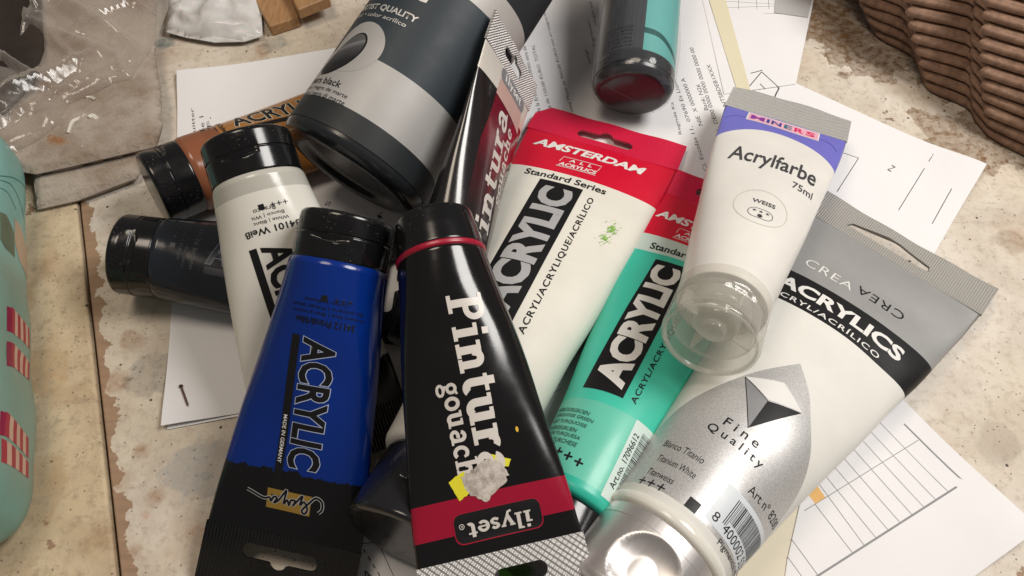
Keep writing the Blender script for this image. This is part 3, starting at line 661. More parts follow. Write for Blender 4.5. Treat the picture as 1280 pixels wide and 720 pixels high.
for q in range(110):
    rr = abs(rg.gauss(0, 1)); a = rg.random()*6.28; o_ = (0, 0) if q < 75 else (-1.0, -7.5); x = 23.0+o_[0]+rr*2.0*math.cos(a); y = 127.5+o_[1]+rr*3.0*math.sin(a); w_ = rg.uniform(0.12, 0.75)*(1.2-0.3*min(rr, 3))
    if w_ > 0.1: stroke([(x-w_*0.6, y-w_), (x, y), (x+w_*0.6, y+w_*1.2)], w_, w_*0.4, lift=0.004*q, bm=gb)
onto(sk, gb, 'paint_smear', GS, b, 0.10)
TQ = (0.055, 0.54, 0.40)
sk, R, b, sealm = redtop('turq', 'turquoise', TQ, 'turquoise green ACRYLIC tube with red hanging header', 0, 122, 1, None, None, None, None, zones=[(-20, (0.03, 0.47, 0.35)), (2.0, (0.13, 0.54, 0.41)), (33.0, TQ), (117.8, (0.56, 0.68, 0.63)), (128.6, RED)])
crimp('tail_seal', sk, sealm, R, holes=[euro(sk.v1+7.5, 26, 5.5, 3.2)], chamfer=(2, 0))
flared_cap(R, sk.r, 24, CAPK, 3.0)
txt(sk, b, 'AMSTERDAM', (-0.5, 144.6), (47, 5.6), INK_W, 0, 0.035, 'brand_lettering', shear=0.22)
txt(sk, b, 'ACRYLICS', (-3.5, 133.6), (16, 2.7), INK_W, 0, 0.03, 'brand_lettering', shear=0.15); txt(sk, b, 'ALL', (-3.3, 137.2), (9.8, 2.1), INK_W, 0, 0.03, 'brand_lettering', space=2.0, shear=0.15)
onto(sk, join([stroke([(-11.6, 135.2), (-11.0, 139.2), (5.0, 139.2), (4.4, 135.2)], 0.3), stroke([(-12, 131.6), (4.4, 131.6)], 0.35)]), 'emblem_outline', INK_W, b, 0.12)
txt(sk, b, 'Standard Series', (-2.5, 122.6), (33, 4.2), INK_K, 0, 0.02, 'series_lettering')
pan(sk, b, [[(-15.8, 38.8), (0.8, 38.8), (1.6, 115), (-14.0, 115)]], INK_K, 'black_panel', 0.08)
txt(sk, b, 'ACRYLIC', (-7.0, 77), (70, 12.3), INK_W, 90, 0.05, 'lettering', 0.15)
txt(sk, b, 'ACRYL/ACRYLIQUE/ACRÍLICO', (5.6, 76.0), (74, 3.3), INK_K, 88.5, 0.02, 'lettering', 0.12, space=1.15)
for i, t in enumerate(['TURKOOISGROEN', 'TURQUOISE GREEN', 'VERT TURQUOISE', 'TUERKISGRUEN', 'VERDE TURQUESA', 'VERDE TURCHESE']):
    w_ = len(t)*1.32; txt(sk, b, t, (-24.5+w_/2, 28.2-i*2.75), (w_, 1.75), plastic('dark_green_ink', (0.02, 0.07, 0.055), 0.4, 0), -6, 0.012, 'fine_print', 0.12)
pan(sk, b, [rect(-19.0, 9.6, -14.8, 13.2)], INK_K, 'opacity_mark', 0.12)
pl = bmesh.new()
for i in range(3):
    cx, cy = -11.4+i*4.3, 9.6-i*0.9; stroke([(cx-1.6, cy), (cx+1.6, cy)], 0.75, bm=pl); stroke([(cx, cy-1.6), (cx, cy+1.6)], 0.75, lift=0.01, bm=pl)
onto(sk, pl, 'permanence_mark', INK_K, b, 0.12)
pan(sk, b, [rect(8.6, 1.5, 19, 34)], plastic('pale_mint_print', (0.58, 0.70, 0.66), 0.35, 0.02), 'barcode_strip', 0.08)
def barcode(x0, x1, y0, y1, n, seed, vertical=False, guard=0.0):
    bm = bmesh.new(); rg = random.Random(seed); L = (y1-y0) if vertical else (x1-x0); t = 0
    while t < L:
        w_ = rg.choice([0.22, 0.22, 0.4, 0.6])*L/n/0.45*0.5; g = rg.choice([0.25, 0.4, 0.55])*L/n/0.45*0.5
        if t+w_ > L: break
        if vertical: q = rect(x0, y0+t, x1, y0+t+w_)
        else: q = rect(x0+t, y0-(guard if t < L*0.07 else 0), x0+t+w_, y1)
        bm.faces.new([bm.verts.new((*c, 0)) for c in q]); t += w_+g
    return bm
onto(sk, barcode(13.0, 18.6, 6, 31, 40, 2, True), 'barcode', INK_K, b, 0.14, 3.0)
txt(sk, b, 'Art.no. 17096612', (11.0, 17.5), (23, 2.4), INK_K, 90, 0.01, 'fine_print', 0.14)
# ---- white tube with lilac band
sk = SK['miners']; R = root('paint_tube', sk, 'white Acrylfarbe tube with lilac band and clear cap lying on top of the others', 'paint tube')
LILAC = (0.17, 0.165, 0.56)
b = body_mesh('body', sk, tube_mat('white_lilac_tube_print', [(-20, (0.76, 0.74, 0.70)), (118, LILAC)], 0.018, 0.36, 0.1, sss=0.15, spec=0.4), R)
def frosted(name, col, veil, rough=0.12, f0=0.06, f1=0.5, tint=(0.95, 0.94, 0.92), bump=(120, 0.06, 0.0003), edge=0.9):
    "thin clear or milky plastic: see-through, with a veil of scattered light and a clean gloss"
    k = NT(name); t = k.t; t.nodes.remove(k.b)
    c = k.coord('Object'); n = k.noise(c, bump[0], 4); bp = k.n('ShaderNodeBump'); bp.inputs['Strength'].default_value = bump[1]; bp.inputs['Distance'].default_value = bump[2]; k.l(n, 0, bp, 'Height')
    tr = k.n('ShaderNodeBsdfTransparent'); tr.inputs[0].default_value = (*tint, 1)
    df = k.n('ShaderNodeBsdfDiffuse'); df.inputs[0].default_value = (*col, 1); tl_ = k.n('ShaderNodeBsdfTranslucent'); tl_.inputs[0].default_value = (*col, 1)
    gl_ = k.n('ShaderNodeBsdfGlossy'); gl_.inputs['Roughness'].default_value = rough
    for q in (df, gl_, tl_): k.l(bp, 0, q, 'Normal')
    m0 = k.n('ShaderNodeMixShader'); m0.inputs[0].default_value = 0.5; k.l(df, 0, m0, 1); k.l(tl_, 0, m0, 2)
    lw = k.n('ShaderNodeLayerWeight'); lw.inputs[0].default_value = 0.3; k.l(bp, 0, lw, 'Normal')
    v1 = k.math('MULTIPLY_ADD', (lw, 'Facing'), veil*edge, veil*0.75, clamp=True)
    m1 = k.n('ShaderNodeMixShader'); k.l(v1, 0, m1, 0); k.l(tr, 0, m1, 1); k.l(m0, 0, m1, 2)
    fr = k.math('POWER', (lw, 'Facing'), 3.0); fr = k.math('MULTIPLY_ADD', (fr, 0), f1, f0, clamp=True)
    m2 = k.n('ShaderNodeMixShader'); k.l(fr, 0, m2, 0); k.l(m1, 0, m2, 1); k.l(gl_, 0, m2, 2); k.l(m2, 0, k.out, 0)
    MATS[name] = k.m; return k.m
SEALC = crimp_mat('clear_seal', (0.62, 0.61, 0.59), 0.2, 0, 0.62, 0.9, dots=True, alpha=0.86)
crimp('tail_seal', sk, SEALC, R, th=1.0, curl=-1.2)
FR = frosted('milky_clear_plastic', (0.88, 0.87, 0.83), 0.20, f0=0.04, f1=0.25)
c = lathe('cap', dense([(-2.4, 16.7), (-2.2, 16.9), (8, 17.0), (8.3, 16.7), (8.8, 16.7), (9.1, 17.0), (18.5, 17.3), (19.6, 17.1), (20.2, 16.4)], 0.8), FR, R, 120, cap_notch(6.5, 6.0, 14.0, 1.4, 0.25), auto=50, ends=(False, False))
FR2 = frosted('milky_nozzle_plastic', (0.84, 0.83, 0.79), 0.40)
lathe('cap_lid_face', [(20.1, 16.45), (19.4, 15.6), (19.3, 12), (19.3, 0.2)], FR, c, 96, ends=(False, True))
lathe('cap_rim', [(18.2, 15.6), (19.9, 16.3), (20.3, 16.0), (19.6, 15.3)], FR2, c, 96, ends=(False, False))
lathe('nozzle', dense([(2, 11.5), (7, 11.2), (8, 10.4), (8.4, 8.6), (12, 7.6), (13, 6.6), (13.2, 4.6), (15.6, 4.2), (16.2, 3.4), (16.2, 0.2)], 1.0), FR2, c, 72, auto=50, ends=(False, True))
lathe('inner_skirt', dense([(3, 14.8), (14, 14.6), (14.2, 14.2), (13, 14.0)], 1.5), FR, c, 72, auto=50, ends=(False, False))
for a in range(4):
    t = math.radians(20+90*a); rb = slab('rib', [(7.6, -0.35), (14.8, -0.35), (14.8, 0.35), (7.6, 0.35)], 4, 13, FR2, c)
    rb.data.transform(Matrix.Scale(MM, 4)); rb.data.transform(Matrix.Rotation(math.radians(90), 4, 'X')); rb.data.transform(Matrix.Rotation(t, 4, 'Y'))
GREY_INK = plastic('dark_grey_ink', (0.05, 0.05, 0.055), 0.4, 0)
txt(sk, b, 'Acrylfarbe', (0.7, 87.0), (38.5, 17.5), GREY_INK, 0, 0.015, 'lettering', 0.13, shear=0.05)
txt(sk, b, '75ml', (15.4, 74.6), (9.8, 5.6), GREY_INK, 0, 0.01, 'lettering')
txt(sk, b, 'WEISS', (1.9, 50.0), (9.2, 2.9), GREY_INK, 0, 0.02, 'colour_name')
GOLDL = plastic('pale_gold_ink', (0.60, 0.56, 0.46), 0.35, 0, metal=0.2)
pan(sk, b, [ell(1.4, 46.5, 10.8, 12.8, 48), ell(1.4, 46.5, 10.6, 12.6, 48)], GOLDL, 'ring_print', 0.12)
pan(sk, b, [rrect(-3.2, 37.9, 6.8, 44.9, 3.2), rrect(-2.95, 38.15, 6.55, 44.65, 2.95)], GREY_INK, 'quality_mark', 0.12)
def star(cx, cy, r): return [(cx+(r if i % 2 == 0 else r*0.42)*math.sin(math.pi*i/5), cy+(r if i % 2 == 0 else r*0.42)*math.cos(math.pi*i/5)) for i in range(10)]
pan(sk, b, [star(-0.8, 42.8, 0.95), star(1.8, 42.8, 0.95), star(4.4, 42.8, 0.95)], GREY_INK, 'quality_stars', 0.12); pan(sk, b, [ell(1.8, 39.7, 1.0, 1.2, 20)], GREY_INK, 'quality_dot', 0.12)
PINK = plastic('pink_print', (0.80, 0.42, 0.52), 0.35, 0.04)
mv = sk.v1-6.0
pan(sk, b, [rect(-17.6, mv-4.6, 16.8, mv+4.6)], INK_W, 'brand_plate_edge', 0.08); pan(sk, b, [rect(-17.0, mv-4.0, 16.2, mv+4.0)], PINK, 'brand_plate', 0.11)
CRIM = plastic('crimson_ink', (0.66, 0.02, 0.12), 0.35, 0); VIOL = plastic('violet_ink', (0.22, 0.03, 0.30), 0.35, 0); NAVI = plastic('deep_blue_ink', (0.02, 0.05, 0.28), 0.35, 0); TEAI = plastic('teal_ink', (0.02, 0.16, 0.24), 0.35, 0)
for ch, x_, w_, m_ in [('M', -12.6, 6.6, VIOL), ('I', -7.6, 1.3, NAVI), ('N', -3.6, 4.8, NAVI), ('E', 2.0, 3.8, TEAI), ('R', 7.2, 4.4, CRIM), ('S', 12.6, 4.2, CRIM)]: txt(sk, b, ch, (x_, mv), (w_, 5.0), m_, 0, 0.03, 'brand_lettering', 0.15)
onto(sk, stroke(bezp([(-27, mv-6.5), (-23, mv-3), (-18, mv-2.2)], 8), 0.35), 'print_line', plastic('deep_lilac_ink', (0.09, 0.08, 0.42), 0.35, 0), b, 0.1)
onto(sk, stroke(bezp([(17, mv-1.8), (22, mv-3), (26, mv-8)], 8), 0.35), 'print_line', MATS['deep_lilac_ink'], b, 0.1)
# ---- big silver and white tube
sk = SK['crea']; R = root('paint_tube', sk, 'large titanium white tube with silver label, black band and silver cap', 'paint tube')
b = body_mesh('body', sk, tube_mat('white_silver_tube_print', [(-20, (0.73, 0.72, 0.68)), (105.6, (0.008, 0.008, 0.009)), (124.6, (0.36, 0.36, 0.355))], 0.0, 0.42, 0.0, sss=0.1, metal=[(-20, 0.0), (124.6, 0.25)], spec=0.35), R)
sil = NT('silver_flake_print'); cc_ = sil.coord('Object'); fl_ = sil.noise(cc_, 2200, 2, 0.8); rr_ = sil.ramp(fl_, 0, [(0.35, (0.40, 0.40, 0.40)), (0.65, (0.62, 0.61, 0.60))]); sil.l(rr_, 0, sil.b, 'Base Color'); sil.set(Metallic=0.45, Roughness=0.42); SILM = sil.m
crimp('tail_seal', sk, crimp_mat('milky_seal', (0.56, 0.54, 0.50), 0.22, 0, 0.95, 0.8, alpha=0.85), R, holes=[[(-22, sk.v1+4.6), (12, sk.v1+4.4), (17.5, sk.v1+5.2), (16.5, sk.v1+8.0), (2, sk.v1+11.2), (-4, sk.v1+11.4), (-20, sk.v1+7.6)]], th=1.2, curl=1.0)
lathe('shoulder_ring', dense([(2.0, 20.5), (2.2, 22.2), (3.2, 23.0), (4.6, 23.2), (6.0, 22.9), (6.9, 22.0), (7.0, 19.0)], 0.4), plastic('glossy_white_plastic', (0.72, 0.70, 0.64), 0.16, 0.02, sss=0.1), R, 120, auto=70)
chrome = NT('brushed_silver_plastic'); q_ = chrome.coord('Object', (900, 20, 900)); n_ = chrome.noise(q_, 1.0, 3); r_ = chrome.math('MULTIPLY_ADD', (n_, 0), 0.16, 0.32); chrome.l(r_, 0, chrome.b, 'Roughness'); chrome.set(Base_Color=(0.72, 0.69, 0.68), Metallic=0.9)
lathe('cap', dense([(6.9, 19.0), (7.0, 21.6), (7.4, 22.0), (11.6, 21.95), (11.7, 21.75), (11.95, 21.75), (12.05, 21.95), (33, 21.5), (34.5, 20.8), (35.2, 19.4), (35.4, 0.2)], 0.4), chrome.m, R, 160, cap_scoop(12.0, 23.5, 11.0, 4.0, 0.05), auto=60)
def cx(s_, v_): return (s_, v_)
lab = bezp([(-36, 0.4), (-34, 14), (-29, 30), (-20.9, 45.5), (-11, 63), (-0.6, 79.2)], 6)+bezp([(-0.4, 79.2), (8, 70), (14.8, 59), (22, 48.5), (28.5, 36), (33, 20), (35, 0.4)], 6)
pan(sk, b, [lab], SILM, 'silver_label', 0.07)
onto(sk, shape([[(-12.4, 58.9), (-1.2, 54.3), (-0.8, 39.8)]]), 'pyramid_grey_face', plastic('mid_grey_ink', (0.26, 0.26, 0.27), 0.4, 0.1), b, 0.14)
onto(sk, shape([[(-0.8, 39.8), (-1.2, 54.3), (10.1, 59.5)]]), 'pyramid_black_face', INK_K, b, 0.14)
onto(sk, shape([[(-12.4, 59.1), (-0.6, 66.0), (10.1, 59.9), (-1.2, 54.9)]]), 'pyramid_white_face', INK_W, b, 0.14)
onto(sk, join([stroke([(-12.4, 58.9), (-0.8, 39.8)], 0.3), stroke([(-12.4, 58.9), (-1.2, 54.3)], 0.3)]), 'pyramid_outline', INK_K, b, 0.16)
txt(sk, b, 'Fine', (-1.4, 37.0), (13.6, 3.9), INK_K, 0, 0.01, 'lettering', space=1.5); txt(sk, b, 'Quality', (-0.6, 31.2), (22.0, 4.6), INK_K, 0, 0.01, 'lettering', space=1.5)
for t, s0, s1, v_, h_ in [('Blanco Titanio', -21.3, -5, 18.4, 2.7), ('Titanium White', -19.8, -4.2, 12.0, 2.7), ('Titanweiss', -19.6, -8.6, 5.8, 2.7)]: txt(sk, b, t, ((s0+s1)/2, v_), (s1-s0, h_), INK_K, -2, 0.0, 'colour_name')
pl = bmesh.new()
for i in range(3):
    cx_, cy_ = -18.6+i*3.9, 1.6; stroke([(cx_-1.5, cy_), (cx_+1.5, cy_)], 0.5, bm=pl); stroke([(cx_, cy_-1.5), (cx_, cy_+1.5)], 0.5, lift=0.01, bm=pl)
onto(sk, pl, 'permanence_mark', INK_K, b, 0.13)
pan(sk, b, [rect(-1.6, 0.5, 2.6, 4.6)], INK_K, 'opacity_mark', 0.13)
pan(sk, b, [rect(5.2, 2.2, 36, 17.6)], plastic('pale_blue_print', (0.62, 0.66, 0.70), 0.4, 0.02), 'barcode_field', 0.1)
onto(sk, barcode(10.8, 34, 7.4, 15.6, 34, 5, guard=2.0), 'barcode', INK_K, b, 0.15)
txt(sk, b, '8', (8.2, 5.2), (2.2, 3.4), INK_K, 0, 0.0, 'barcode_digits', 0.15); txt(sk, b, '400002', (18.8, 5.0), (13.5, 3.4), INK_K, 0, 0.0, 'barcode_digits', 0.15); txt(sk, b, '521057', (33, 5.0), (12, 3.4), INK_K, 0, 0, 'barcode_digits', 0.15)
txt(sk, b, 'Art nº 8200', (21.4, 22.8), (20.5, 3.6), INK_K, 6, 0.0, 'fine_print', 0.13); txt(sk, b, 'Pigment(s) PW6', (25, 0.9), (23, 2.6), INK_K, 4, 0.0, 'fine_print', 0.13)
txt(sk, b, 'ACRYLICS', (-0.4, 117.4), (56, 7.4), INK_W, 0, 0.035, 'lettering', 0.13); txt(sk, b, 'ACRYL/ACRÍLICO', (-3.6, 109.6), (48.5, 3.6), INK_W, 0, 0.01, 'lettering', 0.13, space=1.2)
bm_ = text_bm('CREA'); txt(sk, b, 'CREA', (-13.6, 135.6), (21.5, 5.6), INK_W, 0, -0.006, 'brand_lettering', 0.13, space=1.1); txt(sk, b, 'CREA', (9.2, 137.6), (21.0, 5.6), INK_K, 180, -0.006, 'brand_lettering', 0.13, space=1.1); bm_.free()
# ---- slab-serif letters
def slabword(word, x0, h, wgt):
    "fat typewriter-like letters as strokes; x-height h, returns bmesh and width"
    bm = bmesh.new(); x = x0; n = [0]; W = wgt; sr = wgt*0.55
    def st(pts, w_=None):
        n[0] += 1; stroke([(x+a*h, q*h) for a, q in pts], (w_ or W)*h, lift=0.006*(n[0] % 9), bm=bm)
    def serif(c, y, half=0.27): st([(c-half, y), (c+half, y)], sr)
    for ch in word:
        if ch == 'P': st([(0.3, 0), (0.3, 1.45)]); serif(0.3, 0.07, 0.34); serif(0.12, 1.38, 0.16); st([(0.3, 1.36)]+arcp(0.55, 1.03, 0.32, 0.33, 90, -90)+[(0.3, 0.70)], W*0.8); adv = 1.12
        elif ch in 'il':
            t = 1.0 if ch == 'i' else 1.45
            st([(0.3, 0), (0.3, t)]); serif(0.3, 0.07); serif(0.14, t-0.07, 0.16)
            if ch == 'i': st([(0.18, 1.32), (0.44, 1.32)], 0.26)
            adv = 0.68
        elif ch in 'nh': st([(0.28, 0), (0.28, 1.0 if ch == 'n' else 1.45)]); serif(0.28, 0.07); serif(0.12, 0.93 if ch == 'n' else 1.38, 0.16); st([(0.36, 0.62)]+arcp(0.6, 0.66, 0.22, 0.25, 150, 0)+[(0.82, 0)], W*0.95); serif(0.84, 0.07, 0.25); adv = 1.18
        elif ch == 'u': st([(0.26, 1.0), (0.26, 0.38)]+arcp(0.5, 0.36, 0.24, 0.27, 180, 320)); st([(0.78, 1.0), (0.78, 0)]); serif(0.14, 0.93, 0.16); serif(0.66, 0.93, 0.16); serif(0.9, 0.07, 0.14); adv = 1.14
        elif ch == 't': st([(0.3, 1.28), (0.3, 0.36)]+arcp(0.5, 0.34, 0.2, 0.24, 180, 310)); st([(0.04, 0.93), (0.68, 0.93)], sr); adv = 0.78
        elif ch == 'r': st([(0.28, 0), (0.28, 1.0)]); serif(0.3, 0.07, 0.32); serif(0.12, 0.93, 0.16); st([(0.36, 0.62)]+arcp(0.6, 0.68, 0.22, 0.22, 150, 50), W*0.9); adv = 0.86
        elif ch == 'a': st([(0.74, 0.0), (0.74, 0.62)]+arcp(0.48, 0.66, 0.26, 0.26, 0, 165), W*0.9); st(arcp(0.44, 0.28, 0.28, 0.22, 60, 330)+[(0.74, 0.36)], W*0.85); serif(0.86, 0.07, 0.14); adv = 1.06
        elif ch == 'o': st(arcp(0.48, 0.5, 0.34, 0.40, 0, 360, 20), W*0.92); adv = 1.0
        elif ch == 'c': st(arcp(0.48, 0.5, 0.34, 0.40, 48, 312, 18), W*0.92); st([(0.64, 0.74), (0.78, 0.80)], 0.24); adv = 0.92
        elif ch == 'e': st(arcp(0.48, 0.5, 0.34, 0.40, 0, 318, 18), W*0.88); st([(0.2, 0.5), (0.86, 0.5)], sr); adv = 0.98
        elif ch == 'g': st(arcp(0.44, 0.62, 0.27, 0.28, 0, 360, 16), W*0.8); st(arcp(0.44, -0.16, 0.34, 0.22, 0, 360, 16), W*0.72); st([(0.3, 0.32), (0.24, 0.2), (0.5, 0.08)], W*0.7); st([(0.62, 0.86), (0.86, 0.96)], sr); adv = 0.94
        elif ch == 's': st(bezp([(0.72, 0.78), (0.5, 0.9), (0.26, 0.78), (0.32, 0.58), (0.62, 0.44), (0.70, 0.24), (0.48, 0.09), (0.2, 0.2)], 5), W*0.85); adv = 0.88
        elif ch == 'y': st([(0.12, 0.93), (0.46, 0.05)], W); st([(0.84, 0.93), (0.46, 0.05), (0.36, -0.26), (0.12, -0.34)], W*0.7); serif(0.14, 0.93, 0.2); serif(0.82, 0.93, 0.18); adv = 0.96
        x += adv*h
    return bm, x-x0
def slabtxt(sk, par, word, s_base, v0, v1, hx, mat, rot=90, name='lettering', off=0.13, wgt=0.27):
    "word along +v from v0 to v1 with its foot at s = s_base"
    bm, w_ = slabword(word, 0, 1.0, wgt); k_ = (v1-v0)/w_
    for p in bm.verts:
        x, y = p.co.x*k_, p.co.y*hx
        p.co = Vector((s_base-y, v0+x, p.co.z)) if rot == 90 else Vector((s_base+x, v0+y, p.co.z))
    return onto(sk, bm, name, mat, par, off)
def pinture(key, label, fam):
    sk = SK[key]; R = root('paint_tube', sk, label, 'paint tube', 'slab-lettered gouache tubes')
    return sk, R
CAPR = plastic('crimson_plastic', (0.34, 0.006, 0.03), 0.3, 0.05)
sk, R = pinture('pint', 'black gouache tube with crimson band, silver hanging tail and torn sticker', 1)
b = body_mesh('body', sk, tube_mat('black_crimson_tube_print', [(-20, (0.006, 0.005, 0.006)), (78.3, (0.30, 0.006, 0.028)), (88.7, (0.006, 0.005, 0.006))], 0.0, 0.14, 0.0, smudge=0.06), R)
SEALM = crimp_mat('silver_seal', (0.70, 0.69, 0.68), 0.34, 0.45, 0.45, 0.9, dots=True)
crimp('tail_seal', sk, SEALM, R, holes=[rrect(-13, sk.v1+4.2, 3.5, sk.v1+9.2, 2.4)], curl=0.6)
def cone_cap(R, r, L=22):
    lathe('collar', dense([(0.6, r*0.9), (0.8, r*1.0), (1.4, r*1.02), (2.6, r*1.02), (3.0, r*0.99)], 0.3), CAPR, R, 96, auto=60)
    o = lathe('cap', dense([(2.4, r*0.8), (2.9, r*0.97), (3.3, r*0.985), (3+L*0.5, r*0.94), (3+L-1.5, r*0.89), (3+L-0.5, r*0.87), (3+L, r*0.80)], 0.5), CAPK, R, 120, auto=60)
    lathe('cap_lid_face', [(3+L-0.1, r*0.805), (3+L-0.6, r*0.7), (3+L-0.6, 0.2)], CAPK, o, 72)
cone_cap(R, sk.r, 14.5)
WARMW = plastic('warm_white_ink', (0.62, 0.58, 0.54), 0.35, 0.02)
slabtxt(sk, b, 'Pintura', 1.6, 16.8, 75.5, 8.0, WARMW, wgt=0.30); slabtxt(sk, b, 'gouache', 8.6, 43.4, 78, 4.8, WARMW)
pan(sk, b, [rrect(-15, 83.2, 13, 92.6, 2.6)], INK_K, 'brand_plate', 0.09); pan(sk, b, [rrect(-15, 83.2, 13, 92.6, 2.6), rrect(-14.7, 83.5, 12.7, 92.3, 2.5)], CAPR, 'brand_plate_edge', 0.12)
slabtxt(sk, b, 'llyset', -12, 86.4, 0, 3.4, WARMW, rot=0, wgt=0.3) if False else None
bm_, w_ = slabword('ilyset', 0, 1.0, 0.28); k_ = 20.5/w_
for p in bm_.verts: p.co = Vector((-11.5+p.co.x*k_, 86.6+p.co.y*3.4, p.co.z))
onto(sk, bm_, 'brand_lettering', WARMW, b, 0.15)
pan(sk, b, [ell(10.4, 87.2, 0.85, 0.85, 16), ell(10.4, 87.2, 0.65, 0.65, 16)], WARMW, 'registered_mark', 0.15); txt(sk, b, 'R', (10.4, 87.2), (0.6, 0.8), WARMW, 0, 0, 'registered_mark', 0.15)
YEL = plastic('yellow_label', (0.72, 0.66, 0.02), 0.5, 0.05)
gl = NT('torn_label_fibre'); c_ = gl.coord('Object'); n_ = gl.noise(c_, 300, 6, 0.7); r_ = gl.ramp(n_, 0, [(0.32, (0.24, 0.20, 0.17)), (0.60, (0.56, 0.51, 0.46))]); gl.l(r_, 0, gl.b, 'Base Color'); gl.set(Roughness=0.8); gl.bump(n_, 0, 0.25, 0.0004)
rt = np.random.RandomState(4)
def torn(pts, amp=0.35):
    out = []
    for a_, b_ in zip(pts, pts[1:]+pts[:1]):
        a_, b_ = np.array(a_, float), np.array(b_, float); m = max(2, int(np.linalg.norm(b_-a_)/0.9))
        for i in range(m): out.append(tuple(a_+(b_-a_)*i/m+rt.uniform(-amp, amp, 2)*(i > 0)))
    return out
pan(sk, b, [torn([(11.8, 73.4), (6.6, 71.2), (5.4, 77.6), (9.6, 79.6)], 0.2)], YEL, 'sticker_scrap', 0.17); pan(sk, b, [torn([(-2.6, 67.8), (-8.8, 70.6), (-7.6, 72.6), (-1.8, 70.4)], 0.2)], YEL, 'sticker_scrap', 0.17)
res_ = [(8.0, 72.6), (3.4, 71.2), (0.6, 69.4), (-2.0, 68.9), (-5.6, 71.2), (-7.2, 75.2), (-4.4, 77.8), (-1.4, 79.6), (1.4, 81.6), (3.8, 80.2), (6.0, 78.8), (7.2, 76.4)]
pan(sk, b, [torn(res_, 0.5)], gl.m, 'sticker_residue', 0.19)
pan(sk, b, [ell(-12.7, 61.9, 0.5, 0.9, 10)], plastic('orange_speck', (0.7, 0.42, 0.02), 0.5), 'paint_speck', 0.12)
sk, R = pinture('pint2', 'black and dark red gouache tube leaning on edge against the big bottle', 2)
b = body_mesh('body', sk, tube_mat('red_black_tube_print', [(-20, (0.012, 0.010, 0.011)), (88, (0.66, 0.62, 0.56))], 0.0, 0.22, 0.5, smudge=0.08), R)
winm = tube_mat('dark_red_window', [(-20, (0.016, 0.010, 0.011)), (46, (0.05, 0.008, 0.012)), (66, (0.16, 0.006, 0.02))], 0.0, 0.25, 0.5, soft=14)
pan(sk, b, [[(-15, 12), (14.5, 12), (14.5, 84), (-10, 86), (-15, 62)]], winm, 'dark_red_panel', 0.06)
pan(sk, b, [[(-10, 86.4), (14.5, 84.4), (19, 84), (19, 95), (-8, 95)]], plastic('flesh_print', (0.55, 0.36, 0.32), 0.35, 0.03), 'pale_panel', 0.06)
pan(sk, b, [rrect(-8, 94.8, 20, 101.6, 3)], plastic('grey_print', (0.30, 0.30, 0.32), 0.35, 0.03, metal=0.3), 'brand_plate', 0.09)
bm_, w_ = slabword('ilyset', 0, 1.0, 0.28); k_ = 20.0/w_
for p in bm_.verts: p.co = Vector((-4.0+p.co.x*k_, 96.8+p.co.y*2.8, p.co.z))
onto(sk, bm_, 'brand_lettering', INK_W, b, 0.15)
slabtxt(sk, b, 'Pintura', 3.0, 15, 84, 8.0, WARMW); slabtxt(sk, b, 'gouache', 10.4, 43, 80, 4.6, WARMW)
txt(sk, b, 'AP  40 ml  ctra.', (15.6, 56), (34, 2.0), INK_K, 90, 0.0, 'fine_print', 0.12)
crimp('tail_seal', sk, crimp_mat('grey_seal', (0.52, 0.51, 0.50), 0.32, 0.5, 0.7, 0.7, dots=True), R, holes=[euro(sk.v1+6, 20, 4.2, 2.6)])
cone_cap(R, sk.r, 22)
# ================================================================== BOTTLES
SILB = plastic('satin_silver_label', (0.415, 0.405, 0.395), 0.5, 0.04, metal=0.15, spec=0.3)
SLATE = (0.030, 0.040, 0.050)
sk = SK['mars']; R = root('paint_bottle', sk, 'big mars black paint bottle with silver and slate label lying on its side', 'paint bottle')
b = body_mesh('body', sk, tube_mat('mars_bottle_label', [(-20, (0.022, 0.025, 0.028)), (9.4, (0.43, 0.42, 0.41)), (33.5, SLATE), (76.5, (0.45, 0.43, 0.41)), (88, (0.022, 0.025, 0.028))], 0.0, 0.5, 0.0, metal=[(-20, 0), (9.4, 0.15), (33.5, 0), (76.5, 0.15), (88, 0)], smudge=0.1, spec=0.3), R)
GLK = plastic('smoky_black_plastic', (0.020, 0.022, 0.025), 0.22, 0.1, bump=0.08)
r = sk.r
base = lathe('base', dense([(-0.2, r*0.995), (2.0, r*0.99), (4.0, r*0.965), (5.4, r*0.92), (6.2, r*0.86), (6.4, r*0.80), (6.0, r*0.75), (4.6, r*0.70), (3.2, r*0.66), (2.6, r*0.55), (2.2, r*0.3), (2.0, 0.2)], 0.6), GLK, R, 140, auto=70)
lathe('shoulder', dense([(-149, r*0.99), (-152, r*0.97), (-158, r*0.85), (-163, r*0.6), (-166, r*0.42), (-172, r*0.42), (-172.4, 0.3)], 1.0), GLK, R, 96, auto=60)
lathe('cap', dense([(-168, r*0.3), (-168, r*0.5), (-190, r*0.48), (-191, r*0.44), (-191.2, 0.3)], 1.0), CAPK, R, 72, auto=50)
pan(sk, b, [ell(-10.8, 36.0, 13.6, 12.6, 48)], SILB, 'silver_disc', 0.08)
drop = NT('drop_print'); s_ = sv_nodes(drop); q_ = drop.math('MULTIPLY_ADD', (s_, 1), 1/24.0, -20/24.0); q2_ = drop.math('MULTIPLY_ADD', (s_, 0), -0.02, (q_, 0)); r_ = drop.ramp(q2_, 0, [(0.0, (0.006, 0.006, 0.007)), (0.6, (0.02, 0.02, 0.022)), (0.86, (0.07, 0.07, 0.075)), (0.97, (0.20, 0.20, 0.21)), (1.0, (0.10, 0.10, 0.10))]); drop.l(r_, 0, drop.b, 'Base Color'); drop.set(Roughness=0.5, Specular_IOR_Level=0.2)
